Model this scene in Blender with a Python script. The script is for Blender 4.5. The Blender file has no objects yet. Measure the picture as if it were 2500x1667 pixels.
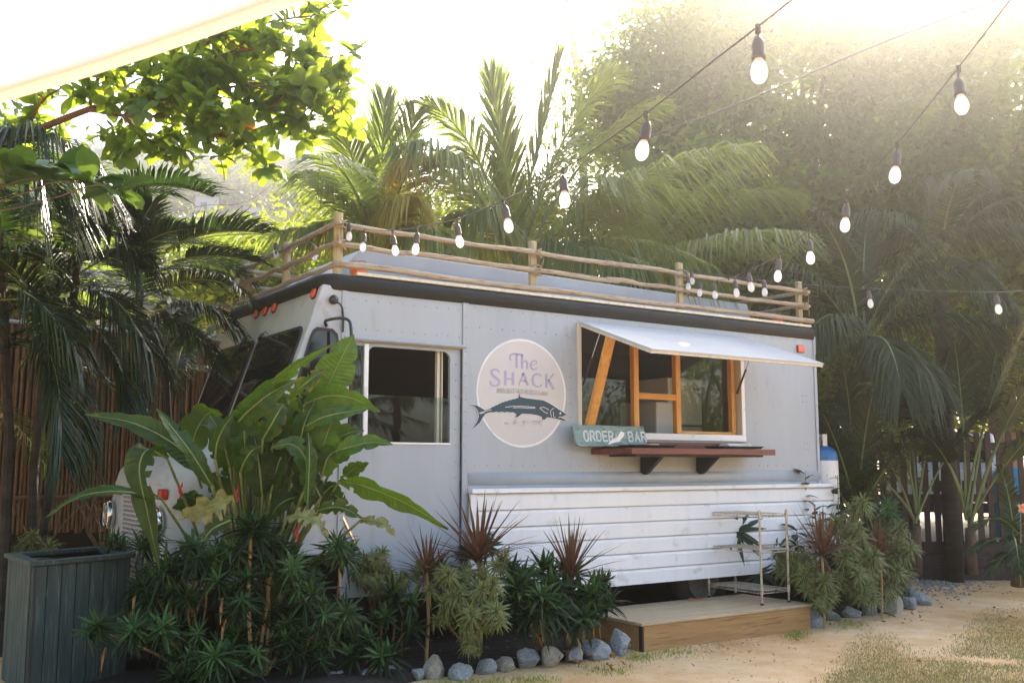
import bpy, math, random
import numpy as np
from mathutils import Vector, Matrix, Quaternion
R = math.radians
random.seed(7); rng = np.random.default_rng(7)
S = bpy.context.scene; COL = S.collection

# ------------------------------------------------------------------ camera
CAM = Vector((-3.348, -7.429, 1.55)); YAW, PITCH = R(33.9), R(7.06); FOC = 2430.6
FW = Vector((math.sin(YAW)*math.cos(PITCH), math.cos(YAW)*math.cos(PITCH), math.sin(PITCH)))
RT = Vector((math.cos(YAW), -math.sin(YAW), 0)); UP = RT.cross(FW)
cd = bpy.data.cameras.new('camera'); cam = bpy.data.objects.new('camera', cd); COL.objects.link(cam)
cd.lens = 35.0; cd.sensor_width = 36.0; cd.clip_end = 3000; cd.clip_start = 0.05
cam.matrix_world = Matrix(((RT.x, UP.x, -FW.x, CAM.x), (RT.y, UP.y, -FW.y, CAM.y), (RT.z, UP.z, -FW.z, CAM.z), (0, 0, 0, 1)))
cd.dof.use_dof = True; cd.dof.focus_distance = 9.2; cd.dof.aperture_fstop = 9.0
S.camera = cam
# ------------------------------------------------------------------ sky, sun, exposure
SUN_EL, SUN_AZ = R(34.0), YAW + R(24.0)          # azimuth measured from +Y towards +X
w = bpy.data.worlds.new('World'); S.world = w; w.use_nodes = True
nt = w.node_tree; bg = nt.nodes['Background']
sk = nt.nodes.new('ShaderNodeTexSky'); sk.sky_type = 'NISHITA'; sk.sun_disc = False
sk.sun_elevation = SUN_EL; sk.sun_rotation = SUN_AZ; sk.air_density = 1.0; sk.dust_density = 4.0; sk.ozone_density = 0.7
nt.links.new(sk.outputs[0], bg.inputs[0]); bg.inputs[1].default_value = 0.15
sl = bpy.data.lights.new('sun', 'SUN'); sl.energy = 5.0; sl.angle = R(0.5); sl.color = (1.0, 0.88, 0.73)
so = bpy.data.objects.new('sun', sl); COL.objects.link(so)
SUND = Vector((math.sin(SUN_AZ)*math.cos(SUN_EL), math.cos(SUN_AZ)*math.cos(SUN_EL), math.sin(SUN_EL)))
so.rotation_euler = SUND.to_track_quat('Z', 'Y').to_euler(); so.location = SUND*60
vs = S.view_settings; vs.view_transform = 'Standard'; vs.look = 'None'; vs.gamma = 1.0; vs.use_curve_mapping = False
vs.exposure = 2.4
HAZE = 0.0044
S.cycles.use_denoising = True; S.cycles.max_bounces = 8; S.cycles.transparent_max_bounces = 16
S.cycles.volume_bounces = 0; S.cycles.diffuse_bounces = 4; S.cycles.caustics_reflective = False; S.cycles.caustics_refractive = False
S.cycles.use_adaptive_sampling = False; S.cycles.sample_clamp_indirect = 1.0

# ------------------------------------------------------------------ measuring helpers (photo point -> place in the world)
def ray(u, v): return FW + RT*((u-1250)/FOC) + UP*((833.5-v)/FOC)
def at(u, v, d): return CAM + ray(u, v)*d
def on(ax, val, u, v):
    d = ray(u, v); return CAM + d*((val-CAM[ax])/d[ax])
def onz(u, v, z=0.0): return on(2, z, u, v)
def ony(u, v, y=0.0): return on(1, y, u, v)
def V(*a): return Vector(a)

# ------------------------------------------------------------------ materials
MAT = {}
def newmat(name):
    m = bpy.data.materials.new(name); m.use_nodes = True; MAT[name] = m
    return m, m.node_tree, m.node_tree.nodes['Principled BSDF']
def ramp(n, stops):
    r = n.nodes.new('ShaderNodeValToRGB'); e = r.color_ramp.elements
    while len(e) < len(stops): e.new(0.5)
    for i, (p, c) in enumerate(stops): e[i].position = p; e[i].color = (*c, 1)
    return r
def mat(name, c1, c2=None, scale=6.0, rough=0.6, bump=0.0, bscale=60.0, metal=0.0, spec=0.5, stretch=(1, 1, 1), c3=None, spots=0.0, detail=6, rvar=0.12, coat=0, streak=0.0):
    m, n, p = newmat(name); c2 = c2 or tuple(x*0.82 for x in c1)
    tc = n.nodes.new('ShaderNodeTexCoord'); mp = n.nodes.new('ShaderNodeMapping'); mp.inputs['Scale'].default_value = stretch
    n.links.new(tc.outputs['Object'], mp.inputs[0])
    oi = n.nodes.new('ShaderNodeObjectInfo'); ad = n.nodes.new('ShaderNodeVectorMath'); ad.operation = 'ADD'
    ml = n.nodes.new('ShaderNodeMath'); ml.operation = 'MULTIPLY'; ml.inputs[1].default_value = 37.0
    n.links.new(oi.outputs['Random'], ml.inputs[0]); n.links.new(mp.outputs[0], ad.inputs[0]); n.links.new(ml.outputs[0], ad.inputs[1])
    nz = n.nodes.new('ShaderNodeTexNoise'); nz.inputs['Scale'].default_value = scale; nz.inputs['Detail'].default_value = detail; nz.inputs['Roughness'].default_value = 0.62
    n.links.new(ad.outputs[0], nz.inputs[0])
    r = ramp(n, [(0.32, c1), (0.68, c2)]); n.links.new(nz.outputs[0], r.inputs[0]); out = r.outputs[0]
    if c3:
        n2 = n.nodes.new('ShaderNodeTexNoise'); n2.inputs['Scale'].default_value = scale*3.1; n2.inputs['Detail'].default_value = 8
        n.links.new(ad.outputs[0], n2.inputs[0])
        r2 = ramp(n, [(0.56-spots*0.1, (0, 0, 0)), (0.66-spots*0.1, (1, 1, 1))]); n.links.new(n2.outputs[0], r2.inputs[0])
        mx = n.nodes.new('ShaderNodeMixRGB'); n.links.new(r2.outputs[0], mx.inputs[0]); n.links.new(out, mx.inputs[1]); mx.inputs[2].default_value = (*c3, 1); out = mx.outputs[0]
    if streak:
        ms = n.nodes.new('ShaderNodeMapping'); ms.inputs['Scale'].default_value = (16, 16, 0.5); n.links.new(tc.outputs['Object'], ms.inputs[0])
        s1 = n.nodes.new('ShaderNodeTexNoise'); s1.inputs['Scale'].default_value = 1.0; s1.inputs['Detail'].default_value = 6; n.links.new(ms.outputs[0], s1.inputs[0])
        s2 = ramp(n, [(0.50, (1, 1, 1)), (0.72, (1-streak, 1-streak*1.05, 1-streak*1.2))]); n.links.new(s1.outputs[0], s2.inputs[0])
        mx = n.nodes.new('ShaderNodeMixRGB'); mx.blend_type = 'MULTIPLY'; mx.inputs[0].default_value = 1; n.links.new(out, mx.inputs[1]); n.links.new(s2.outputs[0], mx.inputs[2]); out = mx.outputs[0]
    n.links.new(out, p.inputs['Base Color'])
    mr = n.nodes.new('ShaderNodeMapRange'); mr.inputs[3].default_value = max(0.02, rough-rvar); mr.inputs[4].default_value = min(1, rough+rvar)
    n.links.new(nz.outputs[0], mr.inputs[0]); n.links.new(mr.outputs[0], p.inputs['Roughness'])
    p.inputs['Metallic'].default_value = metal; p.inputs['Specular IOR Level'].default_value = spec; p.inputs['Coat Weight'].default_value = coat
    if bump:
        b = n.nodes.new('ShaderNodeTexNoise'); b.inputs['Scale'].default_value = bscale; b.inputs['Detail'].default_value = 5
        n.links.new(ad.outputs[0], b.inputs[0])
        bp = n.nodes.new('ShaderNodeBump'); bp.inputs['Strength'].default_value = bump; bp.inputs['Distance'].default_value = 0.02
        n.links.new(b.outputs[0], bp.inputs['Height']); n.links.new(bp.outputs[0], p.inputs['Normal'])
    return m
def leafmat(name, c1, c2, tcol, trans=0.4, rough=0.38, c3=None, spec=0.4, stripe=None, ov=.25, ribs=False):
    """leaf: colour runs with the per-leaf value v; light passes through as tcol"""
    m, n, p = newmat(name)
    a = n.nodes.new('ShaderNodeAttribute'); a.attribute_name = 'v'
    oi = n.nodes.new('ShaderNodeObjectInfo'); sm = n.nodes.new('ShaderNodeMath'); sm.operation = 'MULTIPLY_ADD'
    n.links.new(oi.outputs['Random'], sm.inputs[0]); sm.inputs[1].default_value = ov; n.links.new(a.outputs['Fac'], sm.inputs[2])
    st = [(0.0, c1), (0.8, c2)] + ([(1.12, c3)] if c3 else [])
    st = [(min(1, q/1.25), c) for q, c in st]
    sc = n.nodes.new('ShaderNodeMath'); sc.operation = 'MULTIPLY'; sc.inputs[1].default_value = 0.8; n.links.new(sm.outputs[0], sc.inputs[0])
    r = ramp(n, st); n.links.new(sc.outputs[0], r.inputs[0]); col = r.outputs[0]
    if stripe:
        at_ = n.nodes.new('ShaderNodeAttribute'); at_.attribute_name = 's'
        pw = n.nodes.new('ShaderNodeMath'); pw.operation = 'POWER'; pw.inputs[1].default_value = 2.2; n.links.new(at_.outputs['Fac'], pw.inputs[0]); mx = n.nodes.new('ShaderNodeMixRGB'); n.links.new(pw.outputs[0], mx.inputs[0]); n.links.new(col, mx.inputs[1]); mx.inputs[2].default_value = (*stripe, 1); col = mx.outputs[0]
    n.links.new(col, p.inputs['Base Color']); p.inputs['Roughness'].default_value = rough; p.inputs['Specular IOR Level'].default_value = spec
    if ribs:
        ra = n.nodes.new('ShaderNodeAttribute'); ra.attribute_name = 'r'; sn = n.nodes.new('ShaderNodeMath'); sn.operation = 'SINE'; n.links.new(ra.outputs['Fac'], sn.inputs[0])
        bp = n.nodes.new('ShaderNodeBump'); bp.inputs['Strength'].default_value = 0.35; bp.inputs['Distance'].default_value = 0.004; n.links.new(sn.outputs[0], bp.inputs['Height']); n.links.new(bp.outputs[0], p.inputs['Normal'])
        tc = n.nodes.new('ShaderNodeTexCoord'); bn = n.nodes.new('ShaderNodeTexNoise'); bn.inputs['Scale'].default_value = 22; bn.inputs['Detail'].default_value = 5; n.links.new(tc.outputs['Object'], bn.inputs[0]); br_ = ramp(n, [(.35, (.55, .55, .5)), (.6, (1.1, 1.1, 1.1))]); n.links.new(bn.outputs[0], br_.inputs[0])
        mm_ = n.nodes.new('ShaderNodeMixRGB'); mm_.blend_type = 'MULTIPLY'; mm_.inputs[0].default_value = 1; n.links.new(col, mm_.inputs[1]); n.links.new(br_.outputs[0], mm_.inputs[2]); col = mm_.outputs[0]; n.links.new(col, p.inputs['Base Color'])
    t = n.nodes.new('ShaderNodeBsdfTranslucent'); tm = n.nodes.new('ShaderNodeMixRGB'); tm.inputs[0].default_value = 0.3
    tm.inputs[1].default_value = (*tcol, 1); n.links.new(col, tm.inputs[2]); n.links.new(tm.outputs[0], t.inputs[0])
    mix = n.nodes.new('ShaderNodeMixShader'); mix.inputs[0].default_value = trans
    n.links.new(p.outputs[0], mix.inputs[1]); n.links.new(t.outputs[0], mix.inputs[2])
    n.links.new(mix.outputs[0], n.nodes['Material Output'].inputs[0])
    return m
def glassmat(name, tint, rough=0.02, ior=1.5):
    m, n, p = newmat(name); n.nodes.remove(p)
    tr = n.nodes.new('ShaderNodeBsdfTransparent'); tr.inputs[0].default_value = (*tint, 1)
    gl = n.nodes.new('ShaderNodeBsdfGlossy'); gl.inputs['Roughness'].default_value = rough
    fr = n.nodes.new('ShaderNodeFresnel'); ge = n.nodes.new('ShaderNodeNewGeometry'); ma = n.nodes.new('ShaderNodeMath'); ma.operation = 'MULTIPLY_ADD'
    n.links.new(ge.outputs['Backfacing'], ma.inputs[0]); ma.inputs[1].default_value = 1/ior-ior; ma.inputs[2].default_value = ior; n.links.new(ma.outputs[0], fr.inputs[0])
    mx = n.nodes.new('ShaderNodeMixShader'); n.links.new(fr.outputs[0], mx.inputs[0]); n.links.new(tr.outputs[0], mx.inputs[1]); n.links.new(gl.outputs[0], mx.inputs[2])
    n.links.new(mx.outputs[0], n.nodes['Material Output'].inputs[0]); return m
def woodmat(name, c1, c2, axis=0, scale=3.0, rough=0.65, bump=0.15, knots=None):
    st = [9.0, 9.0, 9.0]; st[axis] = 0.55
    return mat(name, c1, c2, scale=scale, rough=rough, bump=bump, bscale=scale*6, stretch=tuple(st), c3=knots, detail=8)

mat('body_paint', (0.375, 0.408, 0.435), (0.345, 0.376, 0.402), streak=0.025, scale=1.3, rough=0.36, bump=0.22, bscale=2.2, spec=0.45, rvar=0.08, stretch=(2.2, 2.2, 0.5), c3=(0.325, 0.35, 0.365), spots=-0.2)
mat('front_paint', (0.45, 0.47, 0.485), (0.39, 0.41, 0.425), streak=0.08, scale=2.5, rough=0.40, bump=0.10, bscale=3, c3=(0.35, 0.35, 0.34), spots=-.3, rvar=0.08)
mat('white_paint', (0.84, 0.82, 0.80), (0.79, 0.77, 0.75), streak=0.04, scale=2.2, rough=0.5, bump=0.03, bscale=30, c3=(0.66, 0.64, 0.60), spots=-0.4)
mat('black_trim', (0.008, 0.010, 0.011), (0.013, 0.016, 0.017), scale=5, rough=0.5, bump=0.05, bscale=30, spec=.22)
mat('roof_paint', (0.36, 0.38, 0.40), (0.32, 0.335, 0.355), scale=2, rough=0.5)
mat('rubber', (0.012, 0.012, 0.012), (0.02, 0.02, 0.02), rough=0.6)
mat('dark_glass', (0.006, 0.008, 0.008), (0.004, 0.005, 0.005), rough=0.04, rvar=0.0, spec=0.6)
glassmat('pane_glass', (0.86, 0.89, 0.88))
glassmat('bulb_glass', (0.93, 0.93, 0.93), rough=0.05)
mat('chrome', (0.75, 0.75, 0.75), (0.6, 0.6, 0.6), rough=0.12, metal=1.0, rvar=0.05)
mat('rack_metal', (0.62, 0.60, 0.55), (0.42, 0.36, 0.27), scale=9, rough=0.35, metal=0.7, c3=(0.28, 0.18, 0.08))
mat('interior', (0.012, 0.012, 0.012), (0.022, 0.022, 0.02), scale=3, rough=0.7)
mat('fridge_white', (0.72, 0.72, 0.72), (0.66, 0.66, 0.66), rough=0.35)
mat('black_plastic', (0.012, 0.012, 0.013), (0.02, 0.02, 0.02), rough=0.35)
mat('amber', (0.85, 0.07, 0.008), (0.70, 0.045, 0.006), scale=30, rough=0.2, coat=0.5)
mat('red_lens', (0.45, 0.012, 0.008), (0.3, 0.01, 0.006), rough=0.2)
mat('orange_plastic', (0.92, 0.13, 0.008), (0.85, 0.10, 0.006), rough=0.3)
mat('paper', (0.82, 0.80, 0.75), (0.74, 0.70, 0.62), rough=0.8)
woodmat('new_pine', (0.72, 0.36, 0.085), (0.60, 0.27, 0.05), axis=2, scale=2.2, knots=(0.50, 0.2, 0.035))
woodmat('new_pine_x', (0.70, 0.35, 0.08), (0.58, 0.26, 0.05), axis=0, scale=2.2, knots=(0.42, 0.16, 0.03))
woodmat('frame_wood', (0.72, 0.66, 0.52), (0.58, 0.50, 0.36), axis=2, scale=3)
woodmat('counter_wood', (0.17, 0.035, 0.02), (0.09, 0.018, 0.012), axis=0, scale=2.5, rough=0.4)
mat('dark_wood', (0.012, 0.009, 0.008), (0.02, 0.014, 0.012), rough=0.6)
woodmat('deck_top', (0.50, 0.38, 0.24), (0.38, 0.275, 0.165), axis=0, scale=2.6, rough=0.8, knots=(0.33, 0.225, 0.13))
woodmat('deck_side', (0.42, 0.235, 0.085), (0.29, 0.15, 0.05), axis=0, scale=2.0, rough=0.75, knots=(0.22, 0.10, 0.035))
woodmat('rail_wood', (0.44, 0.36, 0.265), (0.30, 0.235, 0.165), axis=0, scale=4, rough=0.75, knots=(0.16, 0.09, 0.05))
woodmat('post_wood', (0.50, 0.43, 0.26), (0.36, 0.29, 0.16), axis=2, scale=3, rough=0.75, knots=(0.24, 0.16, 0.08))
mat('rope', (0.42, 0.33, 0.20), (0.25, 0.18, 0.10), scale=60, rough=0.9, bump=0.4, bscale=150)
mat('cable_black', (0.058, 0.048, 0.041), (0.072, 0.060, 0.052), rough=0.55)
woodmat('planter_paint', (0.042, 0.066, 0.059), (0.022, 0.037, 0.033), axis=2, scale=2.4, rough=0.75, knots=(0.085, 0.115, 0.10))
woodmat('fence_brown', (0.040, 0.016, 0.011), (0.020, 0.009, 0.007), axis=2, scale=3, rough=0.7)
woodmat('plank_brown', (0.13, 0.058, 0.022), (0.08, 0.033, 0.013), axis=0, scale=2.5, rough=0.7)
woodmat('bamboo', (0.16, 0.080, 0.029), (0.082, 0.038, 0.013), axis=2, scale=3.5, rough=0.5)
mat('sign_green', (0.24, 0.34, 0.325), (0.17, 0.25, 0.235), scale=5, rough=0.7, bump=0.2, bscale=30, stretch=(0.6, 6, 6), c3=(0.12, 0.13, 0.10))
mat('sign_white', (0.74, 0.78, 0.76), (0.62, 0.67, 0.65), scale=12, rough=0.7, c3=(0.36, 0.44, 0.42))
mat('logo_beige', (0.565, 0.54, 0.525), (0.55, 0.525, 0.49), scale=2, rough=0.55)
mat('logo_ring', (0.80, 0.79, 0.77), rough=0.5)
mat('logo_lavender', (0.385, 0.355, 0.48), (0.36, 0.335, 0.45), rough=0.55)
mat('logo_grey', (0.42, 0.40, 0.365), rough=0.55)
mat('logo_pale', (0.70, 0.65, 0.63), rough=0.55)
mat('logo_navy', (0.012, 0.040, 0.075), (0.016, 0.060, 0.080), scale=3, rough=0.5)
mat('blue_paint', (0.015, 0.13, 0.30), (0.012, 0.11, 0.26), rough=0.35)
mat('tank_white', (0.72, 0.70, 0.66), (0.66, 0.64, 0.60), scale=5, rough=0.45, c3=(0.5, 0.47, 0.42), spots=-0.5)
mat('brass', (0.6, 0.42, 0.15), rough=0.35, metal=1.0)
mat('teal_blue', (0.02, 0.30, 0.46), (0.02, 0.26, 0.40), rough=0.4)
mat('car_white', (0.72, 0.74, 0.76), (0.68, 0.70, 0.72), rough=0.3)
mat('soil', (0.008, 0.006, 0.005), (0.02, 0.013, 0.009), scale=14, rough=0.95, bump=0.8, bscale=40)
mat('rock_grey', (0.36, 0.37, 0.37), (0.17, 0.18, 0.185), scale=4.5, rough=0.85, bump=0.7, bscale=18, c3=(0.46, 0.47, 0.47), detail=9)
mat('rock_tan', (0.44, 0.39, 0.30), (0.26, 0.225, 0.17), scale=4.0, rough=0.85, bump=0.7, bscale=18, c3=(0.42, 0.38, 0.30), detail=9)
mat('gravel_stone', (0.27, 0.245, 0.21), (0.15, 0.135, 0.115), scale=30, rough=0.9)
mat('bark', (0.21, 0.15, 0.10), (0.10, 0.07, 0.045), scale=6, rough=0.9, bump=0.6, bscale=25, stretch=(3, 3, 0.8))
mat('almond_bark', (0.24, 0.115, 0.06), (0.14, 0.06, 0.035), scale=8, rough=0.8, bump=0.4)
mat('palm_trunk', (0.05, 0.040, 0.030), (0.02, 0.016, 0.012), scale=3, rough=0.9, bump=0.6, bscale=14, stretch=(0.6, 0.6, 5))
mat('palm_husk', (0.16, 0.10, 0.06), (0.07, 0.045, 0.03), scale=6, rough=0.9, bump=0.6, stretch=(6, 6, 0.8))
mat('crown_shaft', (0.20, 0.24, 0.08), (0.13, 0.17, 0.05), scale=3, rough=0.5, stretch=(4, 4, 0.6))
mat('tan_stem', (0.36, 0.25, 0.12), (0.24, 0.155, 0.07), scale=9, rough=0.8, bump=0.3)
mat('roof_metal', (0.26, 0.28, 0.30), (0.2, 0.215, 0.23), rough=0.5)
mat('house_white', (0.50, 0.51, 0.52), (0.40, 0.41, 0.42), scale=2, rough=0.8)
mat('house_window', (0.05, 0.06, 0.08), rough=0.2)
mat('umbrella_cloth', (0.80, 0.78, 0.76), (0.76, 0.74, 0.71), scale=3, rough=0.9)
leafmat('coconut_leaf', (0.030, 0.060, 0.012), (0.105, 0.15, 0.030), (0.42, 0.52, 0.06), 0.45, 0.36, c3=(0.30, 0.24, 0.035))
leafmat('coconut_yellow', (0.22, 0.20, 0.028), (0.36, 0.27, 0.03), (0.60, 0.46, 0.04), 0.42, 0.4)
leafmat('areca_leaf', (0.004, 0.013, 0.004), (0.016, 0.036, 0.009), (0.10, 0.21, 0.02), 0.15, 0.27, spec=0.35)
leafmat('palm_leaf_right', (0.012, 0.023, 0.008), (0.050, 0.070, 0.026), (0.16, 0.22, 0.04), 0.16, 0.42, spec=.15)
leafmat('almond_leaf', (0.022, 0.06, 0.010), (0.075, 0.145, 0.02), (0.55, 0.68, 0.05), 0.46, 0.33, c3=(0.22, 0.24, 0.03))
leafmat('sapling_leaf', (0.018, 0.055, 0.016), (0.055, 0.12, 0.03), (0.30, 0.48, 0.04), 0.2, 0.26, spec=.5)
leafmat('almond_red', (0.55, 0.10, 0.02), (0.62, 0.28, 0.03), (0.85, 0.25, 0.03), 0.45, 0.4)
leafmat('tree_leaf', (0.016, 0.034, 0.008), (0.085, 0.125, 0.026), (0.40, 0.54, 0.07), 0.40, 0.5, spec=.15)
leafmat('far_leaf', (0.020, 0.036, 0.010), (0.075, 0.10, 0.026), (0.24, 0.30, 0.05), 0.2, 0.55)
leafmat('back_shrub_leaf', (0.06, 0.11, 0.016), (0.17, 0.24, 0.03), (0.50, 0.58, 0.06), 0.42, 0.45)
leafmat('heliconia_leaf', (0.004, 0.017, 0.004), (0.026, 0.080, 0.013), (0.30, 0.52, 0.02), 0.2, 0.40, ribs=True, spec=.3, c3=(0.09, 0.16, 0.04), stripe=(0.30, 0.13, 0.035))
leafmat('heliconia_pale', (0.12, 0.17, 0.06), (0.25, 0.28, 0.13), (0.40, 0.42, 0.13), 0.28, 0.4, ribs=True, stripe=(0.30, 0.16, 0.06))
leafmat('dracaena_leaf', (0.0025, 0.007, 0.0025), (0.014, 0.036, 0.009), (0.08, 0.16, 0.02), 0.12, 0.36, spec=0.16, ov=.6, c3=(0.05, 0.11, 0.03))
leafmat('variegated_leaf', (0.008, 0.020, 0.006), (0.036, 0.06, 0.015), (0.18, 0.22, 0.05), 0.14, 0.35, stripe=(0.38, 0.38, 0.13), spec=.2)
leafmat('cordyline_leaf', (0.036, 0.018, 0.014), (0.115, 0.050, 0.032), (0.30, 0.11, 0.05), 0.22, 0.38, c3=(0.17, 0.12, 0.055), spec=.3)
leafmat('glossy_leaf', (0.006, 0.016, 0.009), (0.024, 0.052, 0.026), (0.10, 0.18, 0.05), 0.16, 0.26, spec=0.35)
leafmat('grass_blade', (0.13, 0.15, 0.045), (0.29, 0.27, 0.10), (0.36, 0.33, 0.1), 0.3, 0.7, c3=(0.50, 0.40, 0.21), spec=.15)
leafmat('litter_leaf', (0.20, 0.10, 0.045), (0.34, 0.19, 0.08), (0.3, 0.15, 0.05), 0.1, 0.7)
leafmat('red_bract', (0.26, 0.008, 0.008), (0.36, 0.015, 0.01), (0.8, 0.05, 0.02), 0.25, 0.35)
leafmat('peach_petal', (0.80, 0.36, 0.18), (0.85, 0.45, 0.25), (0.9, 0.4, 0.2), 0.3, 0.5)

# ------------------------------------------------------------------ mesh builder
class MB:
    def __init__(s): s.v = []; s.f = []; s.a = []; s.m = []; s.s = None; s.r = None
    def add(s, vs, fs, a=0.0, m=0):
        b = len(s.v); s.v.extend([tuple(x) for x in vs])
        for f in fs: s.f.append([b+i for i in f]); s.a.append(a); s.m.append(m)
        return s
    def box(s, lo, hi, rot=None, c=None, a=0.0, m=0):
        (x0, y0, z0), (x1, y1, z1) = lo, hi
        p = [V(x, y, z) for z in (z0, z1) for y in (y0, y1) for x in (x0, x1)]
        if rot is not None: c = V(*c) if c is not None else (V(*lo)+V(*hi))/2; p = [c+rot@(q-c) for q in p]
        return s.add(p, [(0, 2, 3, 1), (4, 5, 7, 6), (0, 1, 5, 4), (1, 3, 7, 5), (3, 2, 6, 7), (2, 0, 4, 6)], a, m)
    def bar(s, p, q, w, h, up=(0, 0, 1), a=0.0, m=0):
        p, q = V(*p), V(*q); d = (q-p).normalized(); u = V(*up); sd = d.cross(u).normalized(); u = sd.cross(d)
        c = [e+sd*(i*w/2)+u*(j*h/2) for e in (p, q) for j in (-1, 1) for i in (-1, 1)]
        return s.add(c, [(0, 1, 3, 2), (4, 6, 7, 5), (0, 4, 5, 1), (1, 5, 7, 3), (3, 7, 6, 2), (2, 6, 4, 0)], a, m)
    def tube(s, pts, r, n=6, a=0.0, m=0, cap=True):
        pts = [V(*p) for p in pts]; k = len(pts); rs = r if hasattr(r, '__len__') else [r]*k
        b = len(s.v); ref = None
        for i, p in enumerate(pts):
            t = (pts[min(i+1, k-1)]-pts[max(i-1, 0)]).normalized()
            if ref is None: ref = t.orthogonal().normalized()
            ref = (ref-t*ref.dot(t)).normalized(); bn = t.cross(ref)
            for j in range(n):
                an = 2*math.pi*j/n; s.v.append(tuple(p+(ref*math.cos(an)+bn*math.sin(an))*rs[i]))
        for i in range(k-1):
            for j in range(n):
                s.f.append([b+i*n+j, b+i*n+(j+1) % n, b+(i+1)*n+(j+1) % n, b+(i+1)*n+j]); s.a.append(a); s.m.append(m)
        if cap:
            s.f.append([b+j for j in range(n)][::-1]); s.f.append([b+(k-1)*n+j for j in range(n)]); s.a += [a, a]; s.m += [m, m]
        return s
    def lathe(s, prof, n=16, c=(0, 0, 0), M=None, a=0.0, m=0):
        b = len(s.v); c = V(*c)
        for (r, z) in prof:
            for j in range(n):
                an = 2*math.pi*j/n; p = V(r*math.cos(an), r*math.sin(an), z); s.v.append(tuple(c+(M@p if M is not None else p)))
        for i in range(len(prof)-1):
            for j in range(n):
                s.f.append([b+i*n+j, b+i*n+(j+1) % n, b+(i+1)*n+(j+1) % n, b+(i+1)*n+j]); s.a.append(a); s.m.append(m)
        return s
    def strip(s, pts, ws, side, a=0.0, m=0, fold=0.0, sv=None):
        """a leaf blade: centre line, half widths, side vector (or list); fold lifts both edges"""
        pts = [V(*p) for p in pts]; k = len(pts); b = len(s.v)
        for i, p in enumerate(pts):
            sd = side[i] if isinstance(side, list) else side
            t = (pts[min(i+1, k-1)]-pts[max(i-1, 0)]).normalized(); nn = sd.cross(t)
            if nn.length > 1e-6: nn.normalize()
            if fold: s.v += [tuple(p-sd*ws[i]+nn*fold*ws[i]), tuple(p), tuple(p+sd*ws[i]+nn*fold*ws[i])]
            else: s.v += [tuple(p-sd*ws[i]), tuple(p+sd*ws[i])]
        q = 3 if fold else 2
        for i in range(k-1):
            for j in range(q-1):
                s.f.append([b+i*q+j, b+i*q+j+1, b+(i+1)*q+j+1, b+(i+1)*q+j]); s.a.append(a); s.m.append(m)
        return s
    def poly(s, pts, depth, dirv, a=0.0, m=0):
        """prism: outline extruded along dirv by depth"""
        n = len(pts); d = V(*dirv)*depth; ps = [V(*p) for p in pts]
        return s.add(ps+[p+d for p in ps], [list(range(n)), list(range(2*n-1, n-1, -1))]+[[i, i+n, (i+1) % n+n, (i+1) % n] for i in range(n)], a, m)
    def mesh(s, name, mats, smooth=False):
        me = bpy.data.meshes.new(name); me.from_pydata(s.v, [], s.f); me.update()
        for x in (mats if isinstance(mats, (list, tuple)) else [mats]): me.materials.append(MAT[x])
        at_ = me.attributes.new('v', 'FLOAT', 'FACE'); at_.data.foreach_set('value', np.array(s.a, dtype=np.float32))
        if s.s is not None:
            a2 = me.attributes.new('s', 'FLOAT', 'POINT'); a2.data.foreach_set('value', np.array(s.s, dtype=np.float32))
        if s.r is not None and len(s.r) == len(s.v):
            a3 = me.attributes.new('r', 'FLOAT', 'POINT'); a3.data.foreach_set('value', np.array(s.r, dtype=np.float32))
        me.polygons.foreach_set('material_index', np.array(s.m, dtype=np.int32))
        if smooth: me.polygons.foreach_set('use_smooth', np.ones(len(s.f), dtype=bool))
        return me
    def build(s, name, mats, parent=None, smooth=False, bevel=0.0, **kw):
        o = link(name, s.mesh(name, mats, smooth), parent)
        if bevel:
            b = o.modifiers.new('bevel', 'BEVEL'); b.width = bevel; b.segments = 2; b.limit_method = 'ANGLE'; b.angle_limit = R(40)
        for k, v in kw.items(): o[k] = v
        return o
def pworld(o):
    M = Matrix.Identity(4)
    while o is not None:
        M = o.matrix_parent_inverse @ o.matrix_basis @ M if o.parent else o.matrix_basis @ M
        o = o.parent
    return M
def link(name, data, parent=None, M=None):
    """link an object; M is its place in the world"""
    o = bpy.data.objects.new(name, data); COL.objects.link(o)
    if parent is not None: o.parent = parent; o.matrix_parent_inverse = pworld(parent).inverted()
    if M is not None: o.matrix_basis = M
    return o
def thing(name, label, cat, loc=(0, 0, 0), group=None):
    o = bpy.data.objects.new(name, None); COL.objects.link(o); o.location = loc; o.empty_display_size = 0.1
    o['label'] = label; o['category'] = cat
    if group: o['group'] = group
    return o
def tag(o, label, cat, group=None):
    o['label'] = label; o['category'] = cat
    if group: o['group'] = group
    return o
def TRS(loc, rot=None, sc=1.0):
    M = Matrix.Translation(V(*loc))
    if rot is not None: M = M @ rot.to_4x4()
    return M @ (Matrix.Diagonal((sc, sc, sc, 1)) if not hasattr(sc, '__len__') else Matrix.Diagonal((*sc, 1)))
def euler(x, y, z): return (Matrix.Rotation(z, 3, 'Z') @ Matrix.Rotation(y, 3, 'Y') @ Matrix.Rotation(x, 3, 'X'))
def catmull(P, n=8):
    P = [V(*p) for p in P]; Q = [P[0]*2-P[1]]+P+[P[-1]*2-P[-2]]; out = []
    for i in range(1, len(Q)-2):
        for k in range(n):
            t = k/n; a, b, c, d = Q[i-1:i+3]
            out.append(0.5*((2*b)+(c-a)*t+(2*a-5*b+4*c-d)*t*t+(3*b-a-3*c+d)*t**3))
    return out+[P[-1]]
def U(a, b): return random.uniform(a, b)
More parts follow.
